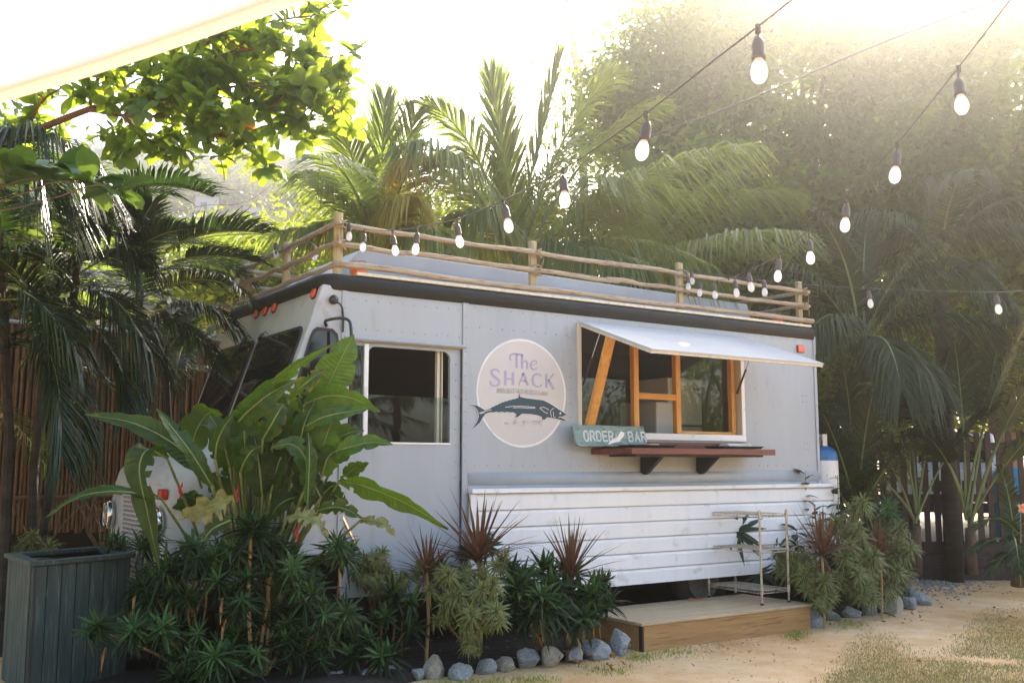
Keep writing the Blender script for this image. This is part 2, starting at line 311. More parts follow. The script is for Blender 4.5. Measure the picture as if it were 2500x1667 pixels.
# ================================================================== the food truck
L, WID, ZT = 5.794, 2.35, 2.977
def grid_panel(mb, xs, zs, holes, f, th, m=0):
    """sheet of cells with real openings and thickness; f(x, z, depth) -> point"""
    nx, nz = len(xs), len(zs); b = len(mb.v)
    for d in (0, th):
        for z in zs:
            for x in xs: mb.v.append(tuple(f(x, z, d)))
    I = lambda i, j, k: b+k*nx*nz+j*nx+i
    solid = lambda i, j: 0 <= i < nx-1 and 0 <= j < nz-1 and (i, j) not in holes
    for i in range(nx-1):
        for j in range(nz-1):
            if not solid(i, j): continue
            fs = [[I(i, j, 0), I(i+1, j, 0), I(i+1, j+1, 0), I(i, j+1, 0)], [I(i, j, 1), I(i, j+1, 1), I(i+1, j+1, 1), I(i+1, j, 1)]]
            if not solid(i-1, j): fs.append([I(i, j, 0), I(i, j+1, 0), I(i, j+1, 1), I(i, j, 1)])
            if not solid(i+1, j): fs.append([I(i+1, j, 0), I(i+1, j, 1), I(i+1, j+1, 1), I(i+1, j+1, 0)])
            if not solid(i, j-1): fs.append([I(i, j, 0), I(i, j, 1), I(i+1, j, 1), I(i+1, j, 0)])
            if not solid(i, j+1): fs.append([I(i, j+1, 0), I(i+1, j+1, 0), I(i+1, j+1, 1), I(i, j+1, 1)])
            for q in fs: mb.f.append(q); mb.a.append(0); mb.m.append(m)
def rrect(w, h, r, n=5):
    p = []
    for cx, cy, a0 in ((w/2-r, h/2-r, 0), (-w/2+r, h/2-r, 90), (-w/2+r, -h/2+r, 180), (w/2-r, -h/2+r, 270)):
        for k in range(n+1):
            a = R(a0+90*k/n); p.append((cx+r*math.cos(a), cy+r*math.sin(a)))
    return p

truck = thing('food_truck', 'pale grey step van turned food truck, white boarded skirt and open serving hatch', 'food truck', (0, 0, 0))
# --- side wall with door pocket and serving opening
SX0, SX1, SZ0, SZ1 = 2.43, 4.60, 1.85, 2.90
mb = MB(); grid_panel(mb, [1.14, SX0, SX1, L], [0.75, SZ0, SZ1, 3.02], {(1, 1)}, lambda x, z, d: V(x, d, z), 0.05)
mb.build('side_wall', 'body_paint', truck)
mb = MB(); mb.box((0, 0, 2.585), (1.138, 0.05, 3.02)); mb.build('door_header', 'body_paint', truck)
# drip rail over the door, seam strip, belt ridge
mb = MB(); mb.poly([(0.0, -0.028, 2.565), (0.0, -0.034, 2.578), (0.0, -0.002, 2.60), (0.0, -0.002, 2.55)], 1.15, (1, 0, 0)); mb.build('drip_rail', 'body_paint', truck, bevel=0.003)
mb = MB(); mb.box((1.118, -0.014, 0.62), (1.178, -0.001, 3.0)); mb.build('seam_strip', 'body_paint', truck, bevel=0.005)
mb = MB()
prof = [(-0.002, 1.37), (-0.018, 1.385), (-0.028, 1.41), (-0.030, 1.44), (-0.022, 1.468), (-0.002, 1.485)]
n = len(prof); mb.add([(x, y, z) for x in (1.18, L) for y, z in prof], [[i, i+1, n+i+1, n+i] for i in range(n-1)]+[list(range(n))[::-1], list(range(n, 2*n))]); mb.build('rub_rail', 'body_paint', truck, smooth=True)
mb = MB(); mb.box((L-0.03, -0.012, 0.9), (L+0.014, -0.001, 3.0)); mb.build('corner_strip', 'body_paint', truck, bevel=0.004)
# --- sliding door (set back a little) with its window
door = MB(); grid_panel(door, [0.02, 0.075, 0.185, 0.225, 1.012, 1.115], [0.50, 1.735, 2.525, 2.56], {(1, 1), (3, 1)}, lambda x, z, d: V(x, 0.022+d, z), 0.035)
door = door.build('door', 'body_paint', truck)
mb = MB()                                                     # rounded upper corners of the window opening
for cx, sx in ((1.012, -1), (0.225, 1)):
    pts = [(cx, 0.021, 2.525)]+[(cx+sx*0.07*(1-math.sin(R(a))), 0.021, 2.525-0.07*(1-math.cos(R(a)))) for a in range(0, 91, 15)]
    mb.poly(pts, 0.03, (0, 1, 0))
mb.build('window_corner', 'body_paint', door)
mb = MB(); mb.box((0.186, 0.004, 1.70), (0.226, 0.021, 2.54)); mb.build('window_divider', 'white_paint', door, bevel=0.004)
mb = MB(); mb.box((0.228, 0.030, 1.737), (1.010, 0.036, 2.125)); mb.build('pane', 'pane_glass', door)
mb = MB(); mb.box((0.077, 0.030, 1.737), (0.184, 0.036, 2.523)); mb.build('pane', 'pane_glass', door)
mb = MB(); mb.box((0.228, 0.012, 1.722), (1.014, 0.021, 1.737)); mb.build('window_sill', 'white_paint', door)
mb = MB(); mb.box((0.91, 0.07, 1.6), (0.935, 0.11, 2.6), m=0); mb.box((0.955, 0.07, 1.6), (0.965, 0.10, 2.6)); mb.build('door_track', 'frame_wood', truck)
# --- front: slanted face, corner panels, windscreen
FT, FB = V(-0.19, 0, 3.0), V(-0.585, 0, 1.82); FD = (FB-FT); FN = V(FD.z, 0, -FD.x).normalized()
def fr(y, z, out=0.0):
    t = (z-FT.z)/FD.z; p = FT+FD*t; return V(p.x, y, p.z)+FN*out
mb = MB(); mb.poly([fr(0.02, 3.0), fr(WID-0.02, 3.0), fr(WID-0.02, 1.80), fr(0.02, 1.80)], 0.05, -FN); mb.build('front_panel', 'front_paint', truck, bevel=0.012)
for y0, y1, nm in ((0.0, 0.04, 'corner_panel'), (WID-0.04, WID, 'corner_panel')):
    mb = MB(); mb.poly([(0.0, y0, 3.0), (-0.196, y0, 3.0), (-0.590, y0, 1.81), (-0.64, y0, 1.2), (-0.64, y0, 0.85), (0, y0, 0.85)], y1-y0, (0, 1, 0)); mb.build(nm, 'front_paint', truck, bevel=0.015)
mb = MB(); mb.box((-0.03, -0.012, 0.85), (0.02, -0.001, 3.0)); mb.build('door_jamb', 'body_paint', truck, bevel=0.004)
def slab(name, pts, mats, parent, d, dirv, inner=None, innermat=None):
    mb = MB(); mb.poly(pts, d, dirv); return mb.build(name, mats, parent, bevel=0.004)
def fpane(y0, y1, z0, z1):
    c = (y0+y1)/2; h = (z1-z0); pts = []; g = []
    for (a, b) in rrect(y1-y0, h, 0.09): pts.append(fr(c+a, (z0+z1)/2+b, 0.0))
    for (a, b) in rrect(y1-y0-0.06, h-0.06, 0.07): g.append(fr(c+a, (z0+z1)/2+b, 0.016))
    ws = MB(); ws.poly(pts, 0.014, FN); ws = ws.build('windscreen', 'rubber', truck, bevel=0.005)
    MB().poly(g, 0.003, FN).build('pane', 'dark_glass', ws)
fpane(0.085, 1.135, 1.85, 2.665); fpane(1.215, 2.265, 1.85, 2.665)
qw = [(-0.105, 2.64), (-0.06, 2.60), (-0.045, 2.5), (-0.045, 1.72), (-0.06, 1.68), (-0.10, 1.665), (-0.50, 1.665), (-0.53, 1.70), (-0.525, 1.78), (-0.30, 2.56), (-0.275, 2.62), (-0.24, 2.645)]
qf = MB().poly([(x, -0.001, z) for x, z in qw], 0.014, (0, -1, 0)).build('quarter_window', 'rubber', truck, bevel=0.004)
cx = sum(p[0] for p in qw)/len(qw); cz = sum(p[1] for p in qw)/len(qw)
MB().poly([(cx+(x-cx)*0.86, -0.016, cz+(z-cz)*0.94) for x, z in qw], 0.003, (0, -1, 0)).build('pane', 'dark_glass', qf)
def onfront(u, v, out=0.0):
    d = ray(u, v); P0 = FT+FN*out; return CAM+d*((P0-CAM).dot(FN)/d.dot(FN))
for u, v in ((769, 718), (629, 768), (650, 761), (672, 753), (555, 797)):
    c = onfront(u, v); t = (c.z-FT.z)/FD.z
    cl = MB().poly([fr(c.y+a, c.z+b, 0.001) for a, b in rrect(0.085, 0.085, 0.015, 2)], 0.008, FN).build('clearance_light', 'rubber', truck)
    MB().poly([fr(c.y+a, c.z+b, 0.009) for a, b in rrect(0.072, 0.072, 0.014, 2)], 0.018, FN).build('lens', 'amber', cl, bevel=0.005)
cl = MB().box((5.49, -0.008, 2.80), (5.605, -0.001, 2.885)).build('clearance_light', 'rubber', truck)
MB().box((5.495, -0.026, 2.805), (5.60, -0.008, 2.88)).build('lens', 'amber', cl, bevel=0.006)
# wipers, mirror arm, spot lamp
for u, v, du, dv in ((598, 828, -22, 26), (640, 818, 40, 18)):
    a, b, c = onfront(u, v, 0.05), onfront(u+du*0.3, v+dv*0.3, 0.06), onfront(u+du, v+dv, 0.03)
    wp = MB().tube([a, b, c], 0.008, 6).tube([onfront(u-6, v+10, 0.0), a], 0.02, 8).tube([a, onfront(u+8, v-10, 0.04), onfront(u+14, v-2, 0.01)], 0.005, 5)
    wp = wp.build('wiper', 'black_plastic', truck)
    MB().bar(b, onfront(u+du*1.5, v+dv*1.5, 0.025), 0.012, 0.02).build('wiper_blade', 'rubber', wp)
mm = MB().tube(catmull([(-0.16, -0.005, 2.66), (-0.20, -0.10, 2.69), (-0.08, -0.20, 2.70), (-0.05, -0.24, 2.60), (-0.05, -0.25, 2.2), (-0.06, -0.24, 1.75), (-0.10, -0.18, 1.68), (-0.10, -0.005, 1.68)], 6), 0.013, 8).build('mirror_arm', 'black_plastic', truck, smooth=True)
lp = MB().lathe([(0.001, 0.0), (0.035, 0.0), (0.04, 0.03), (0.03, 0.05), (0.001, 0.055)], 12, (-0.11, -0.002, 2.875), Matrix.Rotation(R(90), 3, 'X')).build('spot_lamp', 'black_plastic', truck, smooth=True)
MB().tube(catmull([(-0.11, -0.05, 2.86), (-0.06, -0.07, 2.82), (-0.03, -0.04, 2.72), (-0.02, -0.016, 2.62)], 6), 0.008, 6).build('cable', 'black_plastic', lp, smooth=True)
# --- bonnet, grille, headlights
HY0, HY1, XF = 0.22, 2.13, -1.30
def hood_sec(x, ins, ztop):
    y0, y1, zb, r = HY0+ins, HY1-ins, 0.62, 0.22; zt = ztop-ins*0.8; p = [(y0, zb)]
    for k in range(7): a = R(180-90*k/6); p.append((y0+r+r*math.cos(a), zt-r+r*math.sin(a)))
    for k in range(7): a = R(90-90*k/6); p.append((y1-r+r*math.cos(a), zt-r+r*math.sin(a)))
    p.append((y1, zb)); mid = len(p)//2
    return [(x, y, z+0.03*math.sin(math.pi*(y-y0)/(y1-y0)) if z > zt-0.05 else z) for y, z in p]
secs = [hood_sec(-0.45, 0, 1.845), hood_sec(-0.60, 0, 1.82), hood_sec(-0.85, 0.005, 1.75), hood_sec(-1.08, 0.02, 1.66), hood_sec(-1.20, 0.04, 1.605), hood_sec(-1.265, 0.07, 1.56), hood_sec(XF, 0.13, 1.52)]
k = len(secs[0]); mb = MB(); mb.add([p for s_ in secs for p in s_], [[i*k+j, i*k+j+1, (i+1)*k+j+1, (i+1)*k+j] for i in range(len(secs)-1) for j in range(k-1)]+[[(len(secs)-1)*k+j for j in range(k)]])
hood = mb.build('bonnet', 'front_paint', truck, smooth=True)
mb = MB()
for j in range(22):
    mb.lathe([(0.008, 0), (0.006, 0.004), (0.001, 0.005)], 6, (XF-0.001, HY0+0.16+j*0.072, 1.40), Matrix.Rotation(R(-90), 3, 'Y'))
for j in range(9):
    for yy in (HY0+0.16, HY1-0.16): mb.lathe([(0.008, 0), (0.006, 0.004), (0.001, 0.005)], 6, (XF-0.001, yy, 1.32-j*0.07), Matrix.Rotation(R(-90), 3, 'Y'))
mb.build('rivets', 'front_paint', hood)['kind'] = 'stuff'
gr = MB().box((XF-0.012, 0.83, 0.66), (XF-0.002, 1.52, 1.36)).build('grille', 'rubber', truck)
mb = MB()
for r_ in range(19):
    z = 0.68+r_*0.0365; mb.box((XF-0.018, 0.83, z-0.006), (XF-0.011, 1.52, z+0.006))
    for c_ in range(15):
        y = 0.835+c_*0.049+(0.0245 if r_ % 2 else 0)
        if y < 1.515: mb.box((XF-0.017, y-0.005, z+0.006), (XF-0.012, y+0.005, z+0.0305))
mb.build('grille_mesh', 'front_paint', gr)
for y in (0.40, 1.93):
    hl = MB().lathe([(0.001, -0.02), (0.11, -0.02), (0.125, 0.02), (0.12, 0.05), (0.105, 0.06), (0.10, 0.05)], 20, (XF-0.01, y, 1.12), Matrix.Rotation(R(-90), 3, 'Y')).build('headlight', 'chrome', truck, smooth=True)
    MB().lathe([(0.10, 0.05), (0.08, 0.065), (0.04, 0.075), (0.001, 0.078)], 20, (XF-0.01, y, 1.12), Matrix.Rotation(R(-90), 3, 'Y')).build('lens', 'bulb_glass', hl, smooth=True)
    MB().box((XF-0.03, y-0.05+(0.06 if y > 1 else -0.06), 1.29), (XF+0.03, y+0.05+(0.06 if y > 1 else -0.06), 1.37)).build('turn_signal', 'red_lens', truck, bevel=0.01)
MB().box((-1.42, 0.1, 0.42), (-1.32, 2.25, 0.60)).build('bumper', 'black_trim', truck, bevel=0.02)
MB().box((-1.2, 0.3, 0.45), (5.6, 2.05, 0.70)).build('chassis_light_block', 'rubber', truck)  # plain box for the underbody, put in to block light beneath
# --- roof: black rolled edge all round, roof sheet, raised vent housing
def loop(off, n=6):
    x0, x1, y0, y1 = -0.2-off, L+off, -off, WID+off; rf, rr = 0.16+off, 0.04+off; p = []
    for cx, cy, r, a0 in ((x1-rr, y1-rr, rr, 0), (x0+rf, y1-rf, rf, 90), (x0+rf, y0+rf, rf, 180), (x1-rr, y0+rr, rr, 270)):
        for k in range(n+1): a = R(a0+90*k/n); p.append((cx+r*math.cos(a), cy+r*math.sin(a)))
    return p
prof = [(-0.03, 2.962), (0.012, 2.962), (0.020, 2.972), (0.022, 3.000), (0.027, 3.006), (0.026, 3.05), (0.015, 3.082), (-0.01, 3.098), (-0.07, 3.104)]
mb = MB(); rings = [loop(o) for o, z in prof]; n = len(rings[0])
mb.add([(x, y, prof[i][1]) for i, r_ in enumerate(rings) for x, y in r_], [[i*n+j, i*n+(j+1) % n, (i+1)*n+(j+1) % n, (i+1)*n+j] for i in range(len(prof)-1) for j in range(n)])
mb.build('roof_edge', 'black_trim', truck, smooth=True)
r_ = loop(-0.06); mb = MB(); mb.poly([(x, y, 3.099) for x, y in r_], 0.012, (0, 0, 1)); mb.build('roof', 'roof_paint', truck)
mb = MB(); mb.box((0.1, -0.012, 3.103), (L-0.05, 0.03, 3.128)); mb.build('gutter_strip', 'frame_wood', truck)
mb = MB(); A = [(0.02, 0.42, 3.110), (5.25, 0.42, 3.110), (5.25, 1.95, 3.110), (0.02, 1.95, 3.110), (0.36, 0.44, 3.44), (5.22, 0.46, 3.385), (5.22, 1.9, 3.385), (0.36, 1.9, 3.44)]
mb.add(A, [(0, 1, 5, 4), (1, 2, 6, 5), (2, 3, 7, 6), (3, 0, 4, 7), (4, 5, 6, 7), (3, 2, 1, 0)]); mb.build('roof_housing', 'roof_paint', truck, bevel=0.012)
mb = MB(); mb.add([(3.1, 0.9, 3.38), (4.3, 0.9, 3.38), (4.3, 1.6, 3.38), (3.1, 1.6, 3.38), (3.3, 1.0, 3.52), (4.2, 1.0, 3.50), (4.2, 1.5, 3.50), (3.3, 1.5, 3.52)], [(0, 1, 5, 4), (1, 2, 6, 5), (2, 3, 7, 6), (3, 0, 4, 7), (4, 5, 6, 7)]); mb.build('air_conditioner', 'roof_paint', truck, bevel=0.02)
# far side, rear, floor, bulkhead: close the van and keep its inside dark
MB().box((0, WID-0.05, 0.75), (L-0.04, WID, 3.02)).build('far_wall', 'body_paint', truck)
MB().box((L-0.04, 0.051, 0.75), (L, WID, 3.02)).build('rear_wall', 'body_paint', truck)
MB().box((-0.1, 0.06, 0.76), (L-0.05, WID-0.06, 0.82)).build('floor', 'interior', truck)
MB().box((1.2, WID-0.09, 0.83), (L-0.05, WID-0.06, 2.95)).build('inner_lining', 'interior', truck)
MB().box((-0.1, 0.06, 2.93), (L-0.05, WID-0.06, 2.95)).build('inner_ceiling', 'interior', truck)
MB().box((1.30, 0.30, 1.75), (2.3, 0.5, 2.1)).box((0.3, 1.2, 0.9), (0.8, 1.7, 1.5)).box((0.45, 1.55, 1.5), (0.95, 1.75, 2.15)).build('cab_seat', 'rubber', truck, bevel=0.05)
for j, z in enumerate((1.35, 1.80, 2.25)):
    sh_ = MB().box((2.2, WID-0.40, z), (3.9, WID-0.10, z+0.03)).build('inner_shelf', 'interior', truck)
    mb = MB(); x = 2.25
    while x < 3.8: w_ = U(.06, .16); h_ = U(.12, .3); mb.box((x, WID-0.36, z+0.031), (x+w_, WID-0.16, z+0.031+h_)); x += w_+U(.01, .1)
    mb.build('stock', ['fridge_white', 'counter_wood', 'new_pine'][j], sh_)['kind'] = 'stuff'
# --- skirt of painted boards
MB().box((1.165, -0.105, 1.305), (5.97, -0.002, 1.345)).build('skirt_cap', 'white_paint', truck, bevel=0.006)
bh = 0.1475
for j in range(6):
    z0 = 0.42+j*bh
    mb = MB(); mb.add([(x, y, z) for x in (1.225, 5.93) for y, z in ((-0.05, z0+0.003), (-0.078, z0+0.006), (-0.078, z0+bh-0.03), (-0.060, z0+bh-0.006), (-0.05, z0+bh-0.003))],
                      [(0, 1, 6, 5), (1, 2, 7, 6), (2, 3, 8, 7), (3, 4, 9, 8), (4, 0, 5, 9), (4, 3, 2, 1, 0), (5, 6, 7, 8, 9)])
    mb.build('skirt_board', 'white_paint', truck)
MB().box((1.165, -0.082, 0.42), (1.222, -0.046, 1.303)).build('skirt_post', 'white_paint', truck, bevel=0.004)
MB().box((5.932, -0.082, 0.42), (5.955, 0.9, 1.303)).build('skirt_end', 'white_paint', truck, bevel=0.004)
MB().box((1.18, -0.046, 0.43), (5.93, -0.02, 1.30)).build('skirt_backing', 'white_paint', truck)
MB().box((-1.25, 2.30, -0.02), (5.9, 2.33, 0.75)).box((-1.25, 0.3, -0.02), (-1.22, 2.29, 0.62)).box((5.88, 0.2, -0.02), (5.91, 2.29, 0.75)).build('light_block_skirt', 'rubber', truck)  # added panels under the body, put in to stop light passing beneath
# --- wheels
for x, y in ((4.17, 0.30), (4.17, 2.05), (-0.35, 0.30), (-0.35, 2.05)):
    sg = -1 if y < 1 else 1; M = Matrix.Rotation(R(90*-sg), 3, 'X')
    wh = MB().lathe([(0.20, -0.10), (0.36, -0.10), (0.385, -0.06), (0.385, 0.06), (0.36, 0.10), (0.22, 0.10)], 24, (x, y, 0.385), M).build('wheel', 'rubber', truck, smooth=True)
    MB().lathe([(0.235, 0.085), (0.22, 0.095), (0.19, 0.03), (0.09, 0.05), (0.07, 0.09), (0.001, 0.09)], 20, (x, y, 0.385), M).build('rim', 'gravel_stone', wh, smooth=True)
# --- serving opening: frame, inner timber, mesh, sill
mb = MB(); mb.box((SX0-0.045, -0.016, SZ0-0.03), (SX0-0.001, 0.10, SZ1-0.002)); mb.build('hatch_frame', 'frame_wood', truck, bevel=0.003)
mb = MB(); mb.box((SX1-0.03, -0.020, SZ0+0.012), (SX1+0.02, -0.001, SZ1-0.2)); mb.build('hatch_frame', 'white_paint', truck, bevel=0.003)
mb = MB(); mb.box((SX0+0.002, -0.024, SZ0-0.055), (SX1+0.02, -0.001, SZ0+0.010)); mb.build('hatch_sill', 'white_paint', truck, bevel=0.003)
mb = MB(); mb.box((SX1-0.028, 0.0, SZ0+0.003), (SX1-0.003, 0.16, SZ1-0.004)); mb.build('jamb_lining', 'frame_wood', truck)
for (x0, x1, z0, z1, mm) in ((3.135, 3.20, 1.853, 2.897, 'new_pine'), (3.70, 3.765, 1.853, 2.897, 'new_pine'), (4.50, 4.555, 1.853, 2.897, 'new_pine')):
    MB().box((x0, 0.055, z0), (x1, 0.115, z1)).build('timber_post', mm, truck, bevel=0.003)
MB().box((3.202, 0.058, 2.20), (3.698, 0.112, 2.262)).build('timber_rail', 'new_pine_x', truck, bevel=0.003)
MB().box((3.767, 0.058, 1.853), (4.498, 0.112, 1.893)).build('timber_rail', 'new_pine_x', truck, bevel=0.003)
MB().box((3.767, 0.120, 1.90), (4.498, 0.124, 2.89)).build('pane', 'pane_glass', truck)
MB().box((2.44, 0.120, 1.86), (3.133, 0.124, 2.89)).build('pane', 'pane_glass', truck)
mat('awning_white', (0.50, 0.50, 0.50), (0.46, 0.46, 0.46), scale=2, rough=.45, bump=.15, bscale=3, streak=.05)
# --- the raised hatch as an awning, its props
AO = V(0, -1.02, -0.36); AX0, AX1 = 2.40, 4.66; AZ = 2.905
mb = MB(); mb.poly([(AX0, -0.012, AZ), (AX1, -0.012, AZ), V(AX1, -0.012, AZ)+AO, V(AX0, -0.012, AZ)+AO], 0.022, V(0, AO.z, -AO.y).normalized()*-1); aw = mb.build('awning_hatch', 'awning_white', truck, bevel=0.003)
nrm = V(0, -AO.z, AO.y).normalized()
mb = MB()
for x in (AX0+0.02, AX1-0.02): mb.bar(V(x, -0.02, AZ-0.036), V(x, -0.02, AZ-0.036)+AO*0.98, 0.035, 0.025, up=(0, 0, 1))
mb.bar(V(AX0+0.04, -0.02, AZ-0.036)+AO*0.965, V(AX1-0.04, -0.02, AZ-0.036)+AO*0.965, 0.03, 0.025)
mb.build('awning_frame', 'frame_wood', aw)
MB().bar(V(2.50, -0.035, 1.915), ony(1492, 816, -0.42)+V(0, 0, -0.012), 0.095, 0.045, up=(0, -1, 0.2)).build('prop_timber', 'new_pine', truck, bevel=0.004)
for x in (2.46, 4.53):
    gp = MB().tube([(x, 0.01, 2.30), (x+0.01, -0.12, 2.55)], 0.011, 8).build('gas_strut', 'black_plastic', truck)
    MB().tube([(x+0.01, -0.12, 2.55), (x+0.02, -0.24, 2.79)], 0.005, 6).build('rod', 'chrome', gp)
# --- counter shelf and brackets
mb = MB(); mb.poly([(2.54, -0.004, 1.648), (2.66, -0.45, 1.648), (4.58, -0.45, 1.648), (4.66, -0.004, 1.648)], 0.058, (0, 0, 1)); ct = mb.build('counter', 'counter_wood', truck, bevel=0.004)
MB().box((2.66, -0.06, 1.708), (4.60, -0.004, 1.775)).build('counter_back', 'counter_wood', ct, bevel=0.003)
MB().box((2.75, -0.40, 1.628), (4.45, -0.02, 1.646)).build('counter_batten', 'dark_wood', ct)
for x in (3.15, 3.90):
    MB().poly([(x, -0.003, 1.626), (x, -0.30, 1.626), (x, -0.09, 1.47), (x, -0.05, 1.455), (x, -0.003, 1.475)], 0.045, (1, 0, 0)).build('bracket', 'dark_wood', ct, bevel=0.004)
# --- rivets
mb = MB(); RX = Matrix.Rotation(R(90), 3, 'X')
def rivet(x, z, y=0.0, r=0.0068): mb.lathe([(r, 0.0), (r*0.75, 0.005), (0.001, 0.007)], 6, (x, y, z), RX)
for j in range(10): rivet(0.08+j*0.112, 2.66); rivet(0.08+j*0.112, 2.90)
for j in range(22): rivet(1.148, 0.75+j*0.105, -0.014, 0.007)
for j in range(36): rivet(1.25+j*0.128, 1.545); rivet(1.25+j*0.128, 2.93) if True else 0
for j in range(18): rivet(1.30+j*0.06, 2.76) if j % 2 == 0 else 0
for j in range(10): rivet(2.30, 1.62+j*0.125); rivet(4.80, 1.62+j*0.125) if j % 3 == 0 else 0
for z in (1.72, 2.25):
    for a in (0, 0.06): rivet(5.56+a, z); rivet(5.56+a, z+0.07)
for j in range(20): rivet(0.0, 0.92+j*0.1, -0.012, 0.007)
for j in range(14): rivet(0.12, 1.15-0.05*j+0.0, 0.022, 0.008) if j < 12 else 0; rivet(1.07, 0.6+j*0.14, 0.022, 0.007)
mb.build('rivets', 'body_paint', truck)['kind'] = 'stuff'
MB().bar((0.02, 0.016, 1.15), (0.30, 0.016, 0.62), 0.02, 0.014).build('brace', 'chrome', truck)

# --- painted round emblem with lettering and fish, as thin coats on the wall
def disc(cx, cz, r, y, n=64): return [(cx+r*math.cos(2*math.pi*i/n), y, cz+r*math.sin(2*math.pi*i/n)) for i in range(n)]
CX, CZ = 1.757, 2.197
lg = MB().poly(disc(CX, CZ, 0.492, -0.0012), 0.0015, (0, -1, 0)).build('round_emblem', 'logo_ring', truck)
MB().poly(disc(CX, CZ, 0.472, -0.0030), 0.0012, (0, -1, 0)).build('disc', 'logo_beige', lg)
def ribbon(mb, pts, ws, y):
    P = [V(p[0], 0, p[1]) for p in pts]; k = len(P); ws = ws if hasattr(ws, '__len__') else [ws]*k; b = len(mb.v)
    for i, p in enumerate(P):
        t = (P[min(i+1, k-1)]-P[max(i-1, 0)]).normalized(); sd = V(-t.z, 0, t.x)*ws[i]*0.5
        for q in (p-sd, p+sd): mb.v.append((q.x, y, q.z))
    for i in range(k-1): mb.f.append([b+2*i, b+2*i+1, b+2*i+3, b+2*i+2]); mb.a.append(0); mb.m.append(0)
def zmap(u0, v0, sc):
    def f(p):
        q = ony(u0+p[0]/sc, v0+p[1]/sc, 0.0); return (q.x, q.z)
    return f
za = zmap(1180, 850, 11.76); ku = 1/11.76/270.0       # picture units -> metres on the wall
def sm(pts, ws, n=5):
    P = catmull([(p[0], p[1], w) for p, w in zip(pts, ws)], n); return [(q.x, q.y) for q in P], [q.z for q in P]
mb = MB()
def stroke(pts, ws, curve=True):
    if not hasattr(ws, '__len__'): ws = [ws]*len(pts)
    if curve: pts, ws = sm(pts, ws)
    ribbon(mb, [za(p) for p in pts], [w_*ku for w_ in ws], -0.0052)
stroke([(455, 705), (400, 630), (310, 605), (225, 660), (245, 760), (350, 850), (440, 940), (420, 1040), (310, 1080), (215, 1040), (190, 950)], [30, 55, 50, 75, 85, 90, 85, 75, 45, 60, 70])
stroke([(620, 650), (620, 1065)], 95, False); stroke([(840, 690), (840, 1065)], 95, False); stroke([(660, 882), (800, 885)], 50, False)
stroke([(1140, 715), (1005, 1062)], 50, False); stroke([(1140, 715), (1265, 1068)], 100, False); stroke([(1060, 940), (1215, 940)], 36, False)
stroke([(1660, 800), (1560, 735), (1450, 775), (1405, 890), (1420, 1010), (1490, 1085), (1590, 1100), (1670, 1045)], [45, 40, 70, 90, 80, 60, 45, 55])
stroke([(1800, 730), (1800, 1138)], 90, False); stroke([(2015, 725), (1850, 935)], 50, False); stroke([(1860, 910), (2010, 1180)], 100, False)
stroke([(785, 355), (752, 265), (790, 185), (880, 155), (1010, 180), (1145, 200)], [45, 60, 50, 45, 60, 55])
stroke([(945, 165), (945, 575)], 80, False); stroke([(1100, 190), (1097, 595)], 80, False)
stroke([(1110, 440), (1180, 370), (1240, 410), (1250, 600)], [30, 45, 75, 75])
stroke([(1365, 490), (1490, 450), (1525, 395), (1450, 362), (1365, 420), (1350, 520), (1410, 600), (1490, 595), (1550, 550)], [30, 30, 40, 40, 60, 70, 55, 40, 25])
mb.build('lettering', 'logo_lavender', lg)
MB().poly([(x, -0.0044, z) for x, z in (za((375, 1150)), za((900, 1165)), za((1400, 1195)), za((1855, 1265)), za((1820, 1370)), za((1400, 1330)), za((900, 1290)), za((370, 1280)))], 0.001, (0, -1, 0)).build('banner', 'logo_grey', lg)
# stroke alphabet for the small lettering (x right, z up, unit cell)
GL = {'A': [[(0, 0), (.5, 1), (1, 0)], [(.2, .35), (.8, .35)]], 'B': [[(0, 0), (0, 1), (.75, 1), (.9, .78), (.7, .52), (0, .52)], [(.7, .52), (1, .28), (.8, 0), (0, 0)]], 'D': [[(0, 0), (0, 1), (.7, 1), (1, .75), (1, .25), (.7, 0), (0, 0)]],
      'E': [[(1, 1), (0, 1), (0, 0), (1, 0)], [(0, .52), (.8, .52)]], 'H': [[(0, 0), (0, 1)], [(1, 0), (1, 1)], [(0, .5), (1, .5)]], 'I': [[(.5, 0), (.5, 1)]], 'K': [[(0, 0), (0, 1)], [(1, 1), (0, .45), (1, 0)]], 'L': [[(0, 1), (0, 0), (1, 0)]], 'M': [[(0, 0), (0, 1), (.5, .3), (1, 1), (1, 0)]],
      'N': [[(0, 0), (0, 1), (1, 0), (1, 1)]], 'O': [[(.25, 0), (0, .25), (0, .75), (.25, 1), (.75, 1), (1, .75), (1, .25), (.75, 0), (.25, 0)]], 'R': [[(0, 0), (0, 1), (.75, 1), (1, .78), (.75, .5), (0, .5)], [(.5, .5), (1, 0)]],
      'S': [[(1, .85), (.75, 1), (.25, 1), (0, .78), (.25, .55), (.75, .45), (1, .22), (.75, 0), (.25, 0), (0, .15)]], 'T': [[(0, 1), (1, 1)], [(.5, 1), (.5, 0)]], 'U': [[(0, 1), (0, .2), (.25, 0), (.75, 0), (1, .2), (1, 1)]], 'V': [[(0, 1), (.5, 0), (1, 1)]],
      'W': [[(0, 1), (.25, 0), (.5, .7), (.75, 0), (1, 1)]], 'Y': [[(0, 1), (.5, .5), (1, 1)], [(.5, .5), (.5, 0)]], '.': [[(.4, 0), (.6, .12)]], ',': [[(.6, .1), (.35, -.15)]], ' ': []}
